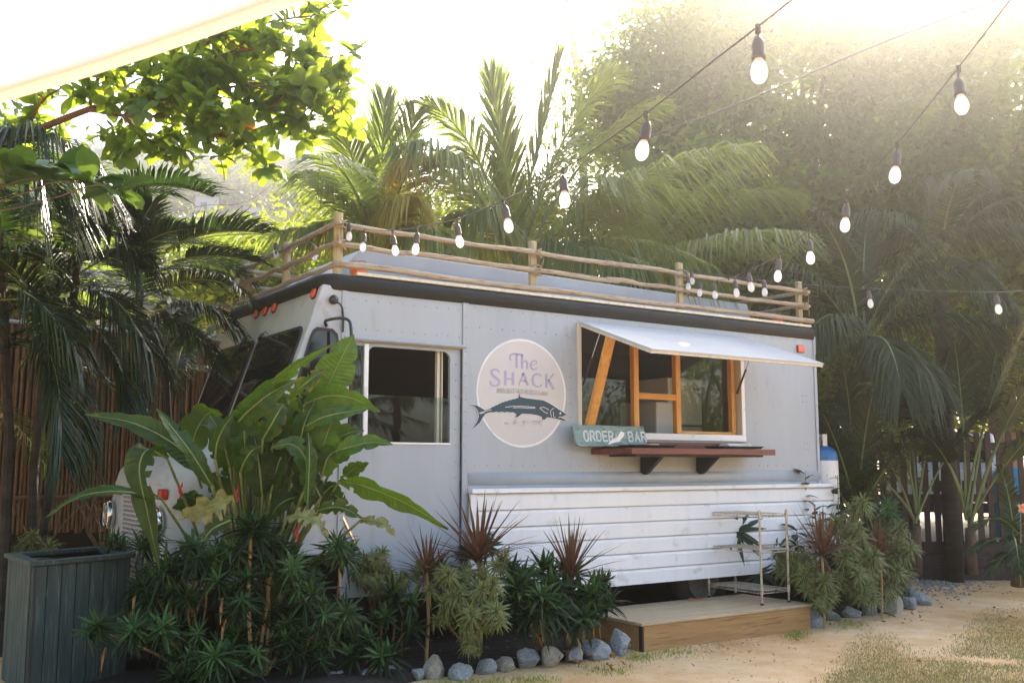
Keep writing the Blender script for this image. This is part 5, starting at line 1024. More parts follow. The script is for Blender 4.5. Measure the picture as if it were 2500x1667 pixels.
# ---- behind and beside the rack
random.seed(8)
shrub('dracaena_shrub', 'drooping dark green dracaena head seen through the wire rack', 'shrub', [rosette('big_rosette', 'glossy_leaf', 34, 0.36, 0.026, -45, 60, 0.45, 71)], [(1795, 1295, 10.3, .95), (1890, 1345, 10.6, .8), (1850, 1400, 10.4, .7), (1920, 1385, 10.5, .7)], onz(1880, 1440), 1.0, None)
sh = thing('glossy_shrub', 'tall dark glossy leaved shrub at the rear corner of the truck', 'shrub', onz(2000, 1440))
gl_leaf = MB(); leaf_blade(gl_leaf, [(0, 0, 0), (.05, 0, .012), (.11, 0, .0), (.16, 0, -.03)], .038, V(0, 1, 0), .2, n=8); gl_leaf = gl_leaf.mesh('leaf', 'glossy_leaf', True)
for (u, v0, v1, d) in ((1966, 1150, 1400, 10.9), (2045, 1160, 1400, 11.1), (1990, 1230, 1420, 10.8), (1945, 1290, 1430, 10.6), (2015, 1250, 1420, 11.0), (2070, 1230, 1420, 11.2)):
    a, b = at(u, v1, d), at(u, v0, d); MB().tube([a, a.lerp(b, .5)+V(.02, 0, 0), b], [.009, .007, .004], 5).build('stem', 'tan_stem', sh)
    for k in range(15):
        t = .2+.8*(k+.5)/15; p = a.lerp(b, t); az = k*2.4+U(-.3, .3); link('leaf', gl_leaf, sh, TRS(p, euler(U(-.4, .4), R(-20+U(-25, 40)), az), U(.75, 1.25)))
shrub('variegated_shrub', 'tall yellow striped bush behind the red cordyline at the right', 'shrub', vari, [(2085, 1240, 10.2, 1.2), (2060, 1280, 10.1, 1.2), (2100, 1310, 10.0, 1.2), (2075, 1345, 9.9, 1.2), (2110, 1355, 9.9, 1.2), (2080, 1390, 9.8, 1.25), (2120, 1390, 9.9, 1.1), (2095, 1430, 9.8, 1.1), (2060, 1420, 9.8, 1.0), (2105, 1455, 9.7, .8)], onz(2090, 1490), 1.15, 'yellow striped bushes')
shrub('variegated_shrub', 'drooping yellow striped bush between the wire rack and the rocks', 'shrub', vari, [(1945, 1370, 9.9, 1.2), (1925, 1395, 9.8, 1.1), (1965, 1405, 9.7, 1.1), (1990, 1430, 9.6, 1.0), (2010, 1450, 9.5, .9), (2020, 1480, 9.5, .6), (1915, 1350, 10.0, .9)], onz(2005, 1495), 1.15, 'yellow striped bushes')
shrub('variegated_shrub', 'rightmost yellow striped bush at the end of the bed', 'shrub', vari, [(2205, 1292, 10.6, 1.0), (2190, 1325, 10.5, 1.1), (2210, 1355, 10.5, 1.1), (2180, 1390, 10.4, 1.1), (2155, 1385, 10.4, 1.1), (2205, 1395, 10.4, 1.0), (2170, 1425, 10.3, 1.1), (2145, 1370, 10.4, 1.0), (2190, 1430, 10.4, .8)], onz(2155, 1480), 1.15, 'yellow striped bushes')
cordy('brown red cordyline right of the wire rack', 2006, 1350, 9.6, 1.12); cordy('small red cordyline between the two striped bushes at the right', 2146, 1345, 10.2, .85)
shrub('dracaena_shrub', 'single green star shaped dracaena head before the picket fence', 'shrub', drac, [(2165, 1245, 11.0, 1.25), (2140, 1300, 10.9, 1.0)], onz(2150, 1440), 1.1, None)
shrub('dracaena_shrub', 'dark low shrub filling the rear of the right bed', 'shrub', drac, filler(1900, 2200, 1350, 1470, 10.6, 11.6, 16, .8, 1.2, 90), onz(2050, 1440), 1.2, None)

# ================================================================== heliconia clump (large paddle leaves, each its own part)
random.seed(21)
he = thing('heliconia_clump', 'heliconia clump with large paddle leaves before the truck cab', 'heliconia', onz(640, 1560, 0))
HB = [onz(620, 1600, 0), onz(690, 1590, 0), onz(560, 1600, 0), onz(740, 1580, 0)]
toCam = (CAM-at(650, 1100, 7.3)).normalized(); CR = RT.copy()
def hl(px, hw, facing=0.0, a=0.4, mats='heliconia_leaf', wave=.10, tear=0.3, brown=0.22, fold=.25, stem=True, sb=None, prof=None, tilt=None):
    pts = [at(*q) for q in px]; T = (pts[-1]-pts[0]).normalized(); sd = T.cross(toCam).normalized(); sd = Quaternion(T, R(facing)) @ sd
    mb = MB(); leaf_blade(mb, pts, hw, sd, fold, wave, tear, brown, a, 20, prof); lf = mb.build('leaf', mats, he, smooth=True)
    rb = MB(); C_ = catmull(pts, 6); k = len(C_); rb.tube([c for c in C_], [.009*(1-.85*i/(k-1)) for i in range(k)], 5)
    if stem:
        b = HB[sb] if sb is not None else min(HB, key=lambda q: (V(q.x, q.y, 0)-V(pts[0].x, pts[0].y, 0)).length); b = b+V(U(-.07, .07), U(-.04, .04), 0)
        rb.tube(catmull([b, b.lerp(pts[0], .55)+V(0, 0, .12), pts[0]], 6), [.016-.0006*i for i in range(13)], 6)
    rb.build('midrib', 'crown_shaft', lf, smooth=True); return lf
D = 7.3
hl([(765, 1005, D), (800, 940, D-.02), (835, 870, D-.03), (864, 816, D)], .15, 8, .85, wave=.05)  # brighter leaf value paints the backlight onto this one leaf
hl([(570, 1015, 7.15), (640, 955, 7.1), (720, 895, 7.05), (812, 838, 7.1)], .075, 48, .55)
hl([(562, 1050, 7.1), (610, 1000, 7.0), (660, 960, 7.0), (722, 928, 7.05)], .095, 20, .5, brown=.2)
hl([(745, 985, 7.2), (800, 966, 7.1), (860, 972, 7.1), (928, 1005, 7.2)], .085, 25, .5, fold=.15)
hl([(738, 1045, 7.1), (790, 1018, 7.0), (850, 1005, 7.0), (905, 995, 7.0)], .07, -35, .85, fold=.1)
hl([(792, 1112, 7.1), (850, 1092, 7.0), (905, 1080, 7.0), (958, 1084, 6.95)], .075, -30, .75, wave=.12)
hl([(830, 1172, 7.2), (900, 1190, 7.0), (990, 1228, 6.95), (1095, 1290, 6.95)], .085, 40, .35, wave=.15)
hl([(517, 1180, 7.1), (440, 1095, 7.0), (330, 1034, 6.95), (207, 1012, 6.9)], .09, 20, .3, fold=.2)
hl([(516, 1185, 7.0), (470, 1110, 6.9), (425, 1050, 6.9), (381, 998, 6.95)], .07, 35, .3)
hl([(467, 1100, 7.4), (480, 1050, 7.35), (510, 1008, 7.35), (542, 1012, 7.3)], .13, 5, .15, fold=.1)
hl([(525, 1120, 7.0), (530, 1080, 6.95), (548, 1040, 6.95), (570, 1012, 7.0)], .06, 20, .35)
hl([(408, 1118, 7.0), (360, 1098, 6.9), (340, 1150, 6.85), (362, 1260, 6.85), (390, 1390, 6.85)], .10, 10, .12, wave=.12)
hl([(395, 1218, 6.95), (300, 1200, 6.8), (200, 1210, 6.75), (112, 1262, 6.75)], .055, 50, .6, wave=.15, tear=.4)
hl([(568, 1215, 6.75), (520, 1232, 6.65), (475, 1248, 6.6), (436, 1262, 6.6)], .12, -35, .6, 'heliconia_pale', .15, .8, .9)
hl([(560, 1270, 6.8), (520, 1290, 6.7), (495, 1320, 6.65)], .06, 10, .3, 'heliconia_leaf', .1, .5, .6)
hl([(747, 1190, 7.0), (748, 1125, 6.95), (715, 1085, 6.95), (664, 1092, 6.95)], .085, 10, .8, brown=.5)
hl([(749, 1245, 6.95), (752, 1180, 6.9), (755, 1110, 6.9), (753, 1056, 6.95)], .07, 55, .6)
hl([(642, 1072, 7.0), (660, 1040, 6.95), (680, 1005, 6.95), (694, 984, 7.0)], .085, 10, .55, brown=.55)
hl([(705, 972, 7.2), (735, 945, 7.1), (765, 920, 7.1), (796, 902, 7.15)], .065, 15, .5, 'heliconia_leaf', .2, .6, 1.0)
hl([(586, 1152, 7.0), (600, 1120, 6.9), (615, 1100, 6.9), (640, 1088, 6.9)], .07, 15, .6, wave=.25, brown=.4)
hl([(702, 1260, 6.85), (740, 1262, 6.75), (775, 1275, 6.7), (800, 1310, 6.7)], .07, -25, .55, 'heliconia_pale', .2, .9, .9)
hl([(775, 1246, 6.95), (815, 1238, 6.85), (850, 1245, 6.8), (888, 1268, 6.8)], .06, -20, .5, 'heliconia_leaf', .2, .8, .7)
hl([(880, 1270, 7.1), (915, 1272, 7.0), (945, 1285, 6.95), (965, 1312, 6.95)], .045, -20, .4, 'heliconia_pale', .2, .6, 1.0)
for (u, v, du, dv, w_) in ((620, 1190, 60, -60, .09), (700, 1160, 50, -90, .10), (560, 1230, -50, -80, .09), (660, 1230, 30, -90, .1), (720, 1220, 70, -20, .08), (480, 1200, -60, 40, .08), (640, 1130, -40, -60, .09), (790, 1180, 60, 50, .07), (600, 1260, 60, 30, .08), (840, 1160, 60, -30, .06), (770, 1080, 30, -60, .08), (690, 1290, -40, 40, .07), (600, 1180, -50, -90, .1), (650, 1180, -10, -110, .1), (730, 1140, -30, -80, .09), (820, 1130, 40, -60, .07), (520, 1240, -70, -30, .08), (680, 1110, 40, -70, .09), (610, 1090, 20, -80, .07), (760, 1150, 80, -60, .07), (560, 1160, -30, -100, .09), (710, 1060, 20, -90, .07)):
    hl([(u, v, 7.5), (u+du*.5, v+dv*.6, 7.45), (u+du, v+dv, 7.4)], w_, U(-40, 50), U(.0, .4))
for (u, v, du, dv, hw_, fa, a_) in ((600, 1120, -10, -120, .11, 10, .25), (660, 1150, 20, -150, .12, -15, .3), (720, 1140, 40, -140, .11, 20, .4), (690, 1080, -20, -110, .10, 5, .2), (780, 1130, 40, -110, .10, -10, .45), (560, 1140, -40, -110, .10, 20, .2), (640, 1210, -20, -140, .11, 0, .15), (740, 1200, 20, -130, .11, 15, .25)):
    hl([(u, v, 7.15), (u+du*.3, v+dv*.45, 7.08), (u+du*.7, v+dv*.85, 7.08), (u+du*1.2, v+dv*1.15, 7.12)], hw_, fa, a_, wave=.12)
for k in range(18):
    u, v = U(560, 800), U(1080, 1260); du, dv = U(-70, 70), U(-130, -40); dd = U(7.05, 7.35)
    hl([(u, v, dd), (u+du*.4, v+dv*.6, dd-.05), (u+du, v+dv*.9, dd-.05), (u+du*1.5, v+dv*.95, dd-.02)], U(.06, .11), U(-45, 50), U(.0, .5), wave=U(.05, .2), brown=random.choice((0, 0, .4, .7)), tear=random.choice((0, 0, .3, .6)))
for (u, v, d) in ((440, 1196, 6.95), (578, 1205, 6.9), (724, 1300, 6.85)):
    p = at(u, v, d); mb = MB()
    for k in range(3):
        sgn = -1 if k % 2 else 1; q = p+V(0, 0, -.03*k); mb.strip([q, q+CR*(.008*sgn)+V(0, 0, .03), q+CR*(.014*sgn)+V(0, 0, .06)], [.006, .008, .001], toCam.cross(V(0, 0, 1)).normalized(), a=.5, fold=.6)
    mb.build('red_bract', 'red_bract', he)

# ================================================================== palms
# coconut palms behind the truck
def palm(name, label, base, crown, fronds, d, mats, trunk='palm_trunk', r=.13, group=None, rnd=0, rl_=3.0, **kw):
    c = at(*crown); b = V(c.x, c.y, 0) if base is None else V(*base); t = thing(name, label, 'palm', b, group)
    MB().tube([b, b.lerp(c, .5), c-V(0, 0, .1)], [r*1.25, r, r*.9], 12).build('trunk', trunk, t, smooth=True)
    for fr_ in fronds:
        (u1, v1, d1), (u2, v2, d2) = fr_[0], fr_[1]; kk = dict(kw); kk.update(fr_[2] if len(fr_) > 2 else {}); mm = kk.pop('mats', mats)
        frond_obj(t, c+V(U(-.05, .05), U(-.05, .05), U(-.1, .1)), at(u1, v1, d1), at(u2, v2, d2), mm, **kk)
    for k in range(rnd):
        az = U(0, 6.28); el = R(U(10, 70)); P1 = c+V(math.cos(az)*math.cos(el), math.sin(az)*math.cos(el), math.sin(el)*1.15)*rl_*.55; P2 = c+V(math.cos(az)*math.cos(el)*1.15, math.sin(az)*math.cos(el)*1.15, math.sin(el)*.75-.2)*rl_
        frond_obj(t, c, P1, P2, mats, **kw)
    return t
random.seed(31); CM = ['coconut_leaf', 'crown_shaft']; CY = ['coconut_yellow', 'crown_shaft']
palm('coconut_palm', 'tallest coconut palm in the middle, fronds fanning above the truck roof', None, (1266, 660, 12.8), [
    ((1240, 400, 12.6), (1195, 180, 12.4), dict(droop=.1, sp0=55, sp1=75, lmax=.75)), ((1215, 410, 13.0), (1222, 195, 13.2), dict(droop=.1, sp0=55, sp1=75, vbase=.7)), ((1298, 390, 12.9), (1368, 132, 12.7), dict(droop=.08, sp0=68, sp1=80, lmax=.55)),
    ((1340, 330, 13), (1500, 178, 12.6), dict(vbase=.25)), ((1470, 400, 12.2), (1830, 352, 11.2), dict(n=84, lmax=.95, droop=.75, vbase=.5)), ((1420, 330, 13), (1605, 258, 12.8), dict(droop=.4)),
    ((1180, 310, 12.8), (1035, 250, 12.2), dict(droop=.35, vbase=.35)), ((1130, 370, 12), (1010, 345, 11.2), dict(n=84, lmax=.95, droop=.9, vbase=.55)), ((1500, 520, 12), (1725, 640, 11.3), dict(n=84, lmax=.9, droop=.8)), ((1420, 560, 11.8), (1560, 640, 11), dict(droop=.9)),
    ((1120, 540, 12), (1060, 640, 11.5), dict(droop=.8)), ((1160, 450, 13.5), (1100, 430, 14), dict(droop=.5)), ((1400, 480, 13.2), (1600, 460, 13.2), dict(droop=.6)), ((1330, 420, 13.5), (1420, 330, 14.2), dict(droop=.4)), ((1200, 480, 12.3), (1130, 520, 11.6), dict(droop=.9)), ((1350, 560, 12.3), (1430, 600, 11.8), dict(droop=.9))],
    12.8, CM, group='coconut palms behind the truck', n=74, lmax=.8, stem=.026, wd=.0165, t0=.14, rnd=4)
palm('coconut_palm', 'coconut palm left of the middle one with a yellowing frond', None, (925, 640, 12.2), [
    ((930, 430, 12.2), (938, 243, 12.1), dict(droop=.08, sp0=58, sp1=75, lmax=.7, vbase=.1)), ((890, 430, 11.8), (815, 283, 11.4), dict(vbase=.5, droop=.3)), ((850, 450, 11.6), (750, 420, 10.8), dict(n=84, droop=.7, vbase=.6)), ((760, 440, 12.2), (575, 372, 12.2), dict(vbase=.75, droop=.45)),
    ((965, 430, 11.6), (1030, 385, 11.2), dict(mats=CY, droop=.9, lmax=.8)), ((980, 400, 12.5), (1015, 280, 12.3), dict(droop=.25)), ((1000, 520, 11.4), (1075, 560, 10.8), dict(droop=.9, vbase=.5)), ((820, 540, 11.4), (700, 560, 10.8), dict(droop=.8, vbase=.7)), ((880, 520, 11.2), (800, 540, 10.6), dict(droop=.8, vbase=.6)), ((960, 500, 11.4), (1000, 480, 10.9), dict(mats=CY, droop=1.0, lmax=.7)), ((1030, 450, 13), (1120, 380, 13.4), dict(droop=.5)), ((830, 460, 13), (700, 420, 13.4), dict(droop=.5))],
    12.2, CM, group='coconut palms behind the truck', n=72, lmax=.72, stem=.024, wd=.0155, t0=.14, rnd=4)
palm('coconut_palm', 'low coconut palm behind the truck, right of the middle one', None, (1560, 680, 14.0), [((1640, 500, 14), (1780, 420, 14)), ((1700, 560, 13.6), (1850, 580, 13.2)), ((1500, 520, 14), (1400, 480, 14)), ((1560, 480, 14.4), (1560, 380, 14.6)), ((1660, 620, 13.4), (1740, 720, 13)), ((1480, 600, 13.5), (1400, 620, 13.2))], 14, CM, group='coconut palms behind the truck', n=72, lmax=.8, stem=.026, wd=.016, droop=.6, rnd=5)
# tall bare trunk against the sky
tp_ = thing('tall_palm', 'very tall slender palm trunk rising out of the top of the picture', 'palm', (0, 0, 0)); P_ = [at(1450, 900, 34), at(1428, 500, 33.5), at(1411, 200, 33), at(1395, 90, 32.7), at(1381, -10, 32.5), at(1366, -110, 32.3), at(1352, -200, 32.2)]; tp_.location = (P_[0].x, P_[0].y, 0); P_[0].z = 0
MB().tube(catmull(P_, 4), [.15]*8+[.125]*17, 10).build('trunk', 'palm_trunk', tp_, smooth=True)
sf = std_fronds(4, CM, 3.2, n=40, lmax=.8, stem=.03, wd=.03, droop=.5)
for k in range(14): link('frond', sf[k % 4], tp_, TRS(P_[-1], euler(0, 0, k*2.4), U(.9, 1.15)))
# areca palms at the left
random.seed(41); AM = ['areca_leaf', 'crown_shaft']
af = std_fronds(6, AM, 1.55, n=58, lmax=.46, stem=.014, wd=.0115, droop=.30, sp0=30, sp1=60, bend=1.2, lift=.15)
def areca(label, spots, hero=()):
    b = at(spots[0][0], 1400, spots[0][2]); b.z = 0; t = thing('areca_palm', label, 'palm', b, 'feathery palms at the left')
    for (u, v, d, k, s_) in spots:
        c = at(u, v, d); bb = V(c.x+U(-.2, .2), c.y+U(-.2, .2), 0); MB().tube([bb, bb.lerp(c, .5)+V(U(-.1, .1), 0, 0), c], [.05, .04, .035], 7).build('cane', 'palm_trunk', t)
        for i in range(k): link('frond', af[random.randrange(6)], t, TRS(c+V(0, 0, U(-.35, .1)), euler(U(-.2, .2), R(U(-25, 35)), i*2.4+U(-.3, .3)), s_*U(.85, 1.15)))
    for h in hero: frond_obj(t, at(*h[0]), at(*h[1]), at(*h[2]), AM, **dict(dict(n=60, lmax=.5, stem=.014, wd=.012, droop=.25, lift=.25), **(h[3] if len(h) > 3 else {})))
    return t
areca('feathery palm with fronds reaching over the front of the truck', [(340, 700, 9.4, 9, .8), (400, 820, 9.8, 7, .75)], [((250, 482, 8.8), (390, 425, 8.6), (520, 482, 8.3), dict(lift=.6, n=52, lmax=.42)), ((405, 612, 8.8), (510, 545, 8.7), (650, 572, 8.7), dict(lift=.5, n=60, lmax=.42)), ((420, 640, 8.9), (520, 610, 8.8), (620, 640, 8.8), dict(lmax=.4)), ((300, 640, 8.8), (360, 570, 8.7), (450, 560, 8.6), dict(lmax=.4)), ((330, 660, 8.8), (330, 560, 8.7), (370, 500, 8.6), dict(lmax=.4)), ((380, 760, 9), (500, 720, 8.9), (560, 800, 8.8), dict(lmax=.4, droop=.6)), ((340, 780, 9), (440, 760, 8.9), (530, 880, 8.8), dict(lmax=.4, droop=.7))])
areca('feathery palm drooping in front of the bamboo fence', [(190, 640, 9.0, 10, .9), (120, 760, 8.8, 8, .85)], [((190, 700, 8.5), (300, 700, 8.3), (360, 860, 8.2), dict(droop=.9)), ((180, 760, 8.5), (330, 860, 8.3), (300, 1000, 8.2), dict(droop=.6, lmax=.35)), ((220, 600, 8.6), (280, 520, 8.5), (330, 640, 8.4), dict(droop=.8)), ((160, 560, 8.6), (240, 480, 8.5), (300, 520, 8.4), dict(droop=.6))])
areca('dark feathery palm at the left edge', [(0, 560, 8.6, 10, .95), (-90, 720, 8.4, 10, 1.0), (-90, 900, 8.3, 5, .7)], [((-60, 420, 7.8), (90, 240, 7.6), (210, 420, 7.5), dict(droop=.9, lmax=.6)), ((-40, 500, 7.8), (60, 300, 7.7), (110, 470, 7.6), dict(droop=1.0, lmax=.6)), ((60, 780, 7.9), (160, 860, 7.7), (150, 1110, 7.6), dict(droop=.6)), ((20, 700, 7.9), (110, 720, 7.8), (180, 850, 7.7), dict(droop=.8))])
areca('feathery palm in shadow left of the windscreen', [(450, 860, 11.2, 8, .7)])
# right-hand palms
random.seed(43); RM = ['palm_leaf_right', 'crown_shaft']
palm('royal_palm', 'palm with pale green crown shaft just right of the truck', None, (2108, 850, 12.6), [((2020, 640, 12.4), (1850, 640, 12.2)), ((2080, 600, 12.6), (1990, 520, 12.5)), ((2180, 620, 12.4), (2320, 560, 12.2)), ((2200, 680, 12.2), (2400, 640, 11.8)), ((2010, 760, 12.2), (1900, 900, 11.8)), ((2040, 720, 12.0), (1985, 800, 11.6)), ((2200, 790, 11.9), (2290, 940, 11.5)), ((2170, 760, 11.8), (2200, 950, 11.4)), ((2100, 640, 13), (2120, 520, 13.4)), ((2240, 720, 12.6), (2440, 800, 12.4)), ((1990, 690, 12.8), (1880, 720, 12.8))],
     12.6, RM, 'palm_trunk', .10, 'palms right of the truck', n=80, lmax=.62, stem=.022, wd=.014, droop=.75)
sp = bpy.data.objects[-1] if False else None
c = at(2108, 850, 12.6); mbx = MB().tube([c+V(0, 0, .15), c+V(0, 0, -.25), c+V(0, 0, -.75)], [.05, .085, .105], 12); cs = mbx.build('crown_shaft', 'crown_shaft', [o for o in bpy.data.objects if o.name.startswith('royal_palm')][0], smooth=True)
palm('royal_palm', 'feathery palm high at the right under the sunlit tree', None, (2290, 640, 13.8), [((2200, 500, 13.6), (2080, 520, 13.4)), ((2280, 480, 13.8), (2260, 440, 14)), ((2380, 500, 13.5), (2500, 560, 13.2)), ((2350, 600, 13.2), (2440, 720, 12.8)), ((2220, 620, 13.2), (2150, 740, 12.8)), ((2320, 560, 14.2), (2420, 500, 14.5)), ((2240, 540, 14), (2130, 600, 13.8))], 13.8, RM, 'palm_trunk', .1, 'palms right of the truck', n=76, lmax=.65, stem=.022, wd=.014, droop=.8, rnd=3, rl_=2.2)
palm('young_coconut', 'low young palm hiding the trunk right of the gas bottle', at(2085, 1400, 12.0)*1.0, (2085, 1290, 12.0), [((2060, 1100, 12), (1960, 960, 11.8)), ((2090, 1060, 12), (2060, 900, 12)), ((2130, 1080, 12), (2200, 930, 12)), ((2040, 1160, 11.8), (1950, 1100, 11.5)), ((2140, 1140, 11.8), (2230, 1080, 11.6)), ((2100, 1100, 11.8), (2130, 960, 11.5)), ((2070, 1130, 11.7), (2010, 1010, 11.4))], 12, RM, 'palm_husk', .06, 'palms right of the truck', n=70, lmax=.55, stem=.02, wd=.013, droop=.5, t0=.2)
palm('young_coconut', 'young palm with husky base before the left part of the picket fence', at(2236, 1400, 13.0)*1.0, (2236, 1265, 13.0), [((2190, 1120, 13), (2060, 980, 12.8)), ((2220, 1080, 13.2), (2120, 860, 13.2)), ((2260, 1060, 13), (2320, 850, 13)), ((2180, 1160, 12.8), (2050, 1120, 12.4)), ((2300, 1100, 13), (2400, 1000, 13)), ((2230, 1060, 13.6), (2200, 850, 14))], 13, RM, 'palm_husk', .07, 'palms right of the truck', n=74, lmax=.6, stem=.02, wd=.013, droop=.45, t0=.55)
palm('young_coconut', 'young palm with husky base before the right part of the picket fence', at(2372, 1400, 13.0)*1.0, (2368, 1270, 13.0), [((2390, 1000, 12.8), (2505, 790, 12.6), dict(vbase=.6)), ((2360, 1040, 13), (2330, 830, 13)), ((2420, 1060, 12.6), (2540, 900, 12.2), dict(vbase=.9)), ((2430, 1140, 12.5), (2560, 1020, 12)), ((2310, 1100, 13), (2230, 980, 13)), ((2400, 1040, 13.4), (2440, 820, 13.8)), ((2330, 1120, 12.8), (2260, 1060, 12.6)), ((2450, 1000, 13), (2520, 960, 13))], 13, RM, 'palm_husk', .07, 'palms right of the truck', n=80, lmax=.66, stem=.022, wd=.013, droop=.45, t0=.55)
palm('cycad', 'small dark cycad at the right edge by the fence', at(2485, 1430, 10.6)*1.0, (2485, 1330, 10.6), [((2440, 1230, 10.5), (2380, 1290, 10.3)), ((2470, 1200, 10.6), (2440, 1140, 10.6)), ((2440, 1290, 10.4), (2370, 1350, 10.2)), ((2510, 1220, 10.6), (2560, 1180, 10.6)), ((2460, 1330, 10.3), (2420, 1400, 10.1)), ((2520, 1300, 10.4), (2580, 1350, 10.2)), ((2480, 1300, 10.2), (2490, 1400, 10))], 10.6, RM, 'palm_husk', .06, None, n=44, lmax=.2, stem=.012, wd=.009, droop=.2, t0=.1)
fl = thing('peach_flower', 'pale peach blossom at the right edge before the fence', 'flower', at(2488, 1400, 10.3)); p = at(2492, 1240, 10.2)
for k in range(5):
    a = k*1.2566; d = CR*math.cos(a)+V(0, 0, 1)*math.sin(a); mb = MB(); leaf_blade(mb, [p, p+d*.025+toCam*.025, p+d*.05+toCam*.015], .03, d.cross(toCam).normalized(), .4, n=6); mb.build('petal', 'peach_petal', fl, smooth=True)
MB().tube([at(2492, 1430, 10.3), p], .006, 5).build('stem', 'tan_stem', fl)

# ================================================================== sea almond tree reaching in at the upper left
random.seed(51)
al = thing('almond_tree', 'sea almond tree branch with broad backlit leaves at the upper left', 'tree', at(-420, 1400, 8.2)); al.location.z = 0
TB = V(al.location.x, al.location.y, 0); J0 = at(60, 330, 7.9)
MB().tube(catmull([TB, TB+V(.1, .1, 2.2), TB.lerp(J0, .5)+V(0, 0, 1.9), J0], 5), [.14]*6+[.10]*5+[.05]*5, 10).build('trunk', 'bark', al, smooth=True)
br = [[(60, 330, 7.9), (215, 268, 7.8), (330, 235, 7.7), (400, 205, 7.6), (470, 170, 7.5), (530, 140, 7.5)], [(330, 235, 7.7), (420, 222, 7.6), (520, 218, 7.5), (620, 205, 7.4), (690, 195, 7.4)], [(215, 268, 7.8), (300, 282, 7.6), (400, 285, 7.5), (480, 290, 7.4), (560, 300, 7.3)], [(400, 205, 7.6), (470, 130, 7.6), (560, 80, 7.6), (680, 50, 7.6), (760, 40, 7.6)], [(215, 268, 7.8), (260, 150, 7.8), (330, 140, 7.8), (450, 60, 7.8)], [(530, 140, 7.5), (620, 120, 7.4), (730, 130, 7.4), (790, 160, 7.4)], [(620, 205, 7.4), (720, 230, 7.3), (790, 250, 7.3), (830, 275, 7.3)], [(480, 290, 7.4), (540, 330, 7.3), (610, 350, 7.2)], [(300, 282, 7.6), (360, 340, 7.5), (420, 350, 7.4)], [(60, 330, 7.9), (100, 250, 7.8), (150, 215, 7.7)]]
ends = []
for B_ in br:
    C_ = catmull([at(*q) for q in B_], 5); k = len(C_); MB().tube(C_, [.032*(1-.8*i/k) if B_ is br[0] else .017*(1-.7*i/k) for i in range(k)], 6).build('branch', 'almond_bark', al, smooth=True)
    for i in range(int(k*.30), k): ends.append(C_[i]) if i % 2 == 0 or i == k-1 else None
alm = []
for k in range(3):
    mb = MB(); leaf_blade(mb, [(0, 0, 0), (.06, 0, .01), (.13, U(-.01, .01), .005*k), (.19, 0, -.025)], .056, V(0, 1, 0), .18, .05, 0, 0, .3+.25*k, 12, lambda t: max(.06, math.sin(math.pi*min(1, (t**1.25)*.86+.08))) if t < .97 else .35); alm.append(mb.mesh('leaf', 'almond_leaf', True))
mb = MB(); leaf_blade(mb, [(0, 0, 0), (.06, 0, .01), (.13, 0, .005), (.19, 0, -.02)], .05, V(0, 1, 0), .2, n=12); almr = mb.mesh('leaf', 'almond_red', True)
import mathutils
cnt = 0; rest = MB(); rest.s = []; rest_n = 0; cand = []
for e in ends:
    for r_ in range(4):
        c = e+V(U(-.26, .26), U(-.3, .3), U(-.22, .17)); ax = V(U(-.5, .5), U(-.5, .5), U(.1, 1)).normalized(); q = ax.to_track_quat('Z', 'Y').to_matrix()
        MB().tube([e, e.lerp(c, .6)+V(0, 0, -.02), c], [.007, .005, .004], 4).build('twig', 'almond_bark', al) if r_ == 0 else None
        for k in range(7):
            M_ = TRS(c, q @ euler(U(-.3, .3), R(U(-55, 35)), k*.9+U(-.2, .2)), U(.55, .9)); cand.append(M_)
random.shuffle(cand)
for i, M_ in enumerate(cand):
    if i < 300: link('leaf', almr if i in (12,) else alm[i % 3], al, M_)
    else:
        me = alm[i % 3]; b = len(rest.v); rest.v += [tuple(M_ @ v.co) for v in me.vertices]
        for pg in me.polygons: rest.f.append([b+j for j in pg.vertices]); rest.a.append(.1+.3*(i % 3)); rest.m.append(0)
rest.s = None; o = rest.build('leaves', 'almond_leaf', al, smooth=True); o['kind'] = 'stuff'
for k, (cc, rr_) in enumerate((((-7.2, -2.6, 5.6), (2.6, 2.6, 1.7)), ((-6.6, 1.2, 6.3), (2.2, 2.4, 1.6)), ((-8.2, -5.4, 5.2), (2.4, 2.4, 1.6)))):  # out-of-view crown masses and limbs, added to shade the left bed
    p_, v_ = clumped(cc, rr_, 90, 45, .42, .3); link('crown', quad_cloud('crown', p_, .24, 'almond_leaf', aspect=.6, va=v_), al)['kind'] = 'stuff'
    MB().tube(catmull([TB+V(0, 0, 2.6), TB.lerp(V(*cc), .5)+V(0, 0, 1.6), V(*cc)], 5), [.09-.006*i for i in range(11)], 7).build('limb', 'bark', al, smooth=True)
sap = []
for me in alm: q_ = me.copy(); q_.materials.clear(); q_.materials.append(MAT['sapling_leaf']); sap.append(q_)
lo = thing('almond_sapling', 'young almond shoot with large glossy leaves at the left edge', 'plant', at(-330, 1400, 7.2)); lo.location.z = 0
for (u, v, d, k) in ((60, 430, 6.6, 8), (140, 440, 6.7, 7), (215, 445, 6.6, 8), (20, 450, 6.6, 7), (290, 455, 6.6, 4)):
    c = at(u, v, d); MB().tube(catmull([V(lo.location.x, lo.location.y, 0), V(lo.location.x, lo.location.y, c.z-.5), c+V(-.35, 0, -.12), c], 5), [.008-.0003*i for i in range(16)], 5).build('stem', 'palm_husk', lo)
    for i in range(k): link('leaf', sap[i % 3], lo, TRS(c, euler(U(-.3, .3), R(U(-70, 20)), i*.9+U(-.2, .2)), U(1.2, 1.6)))
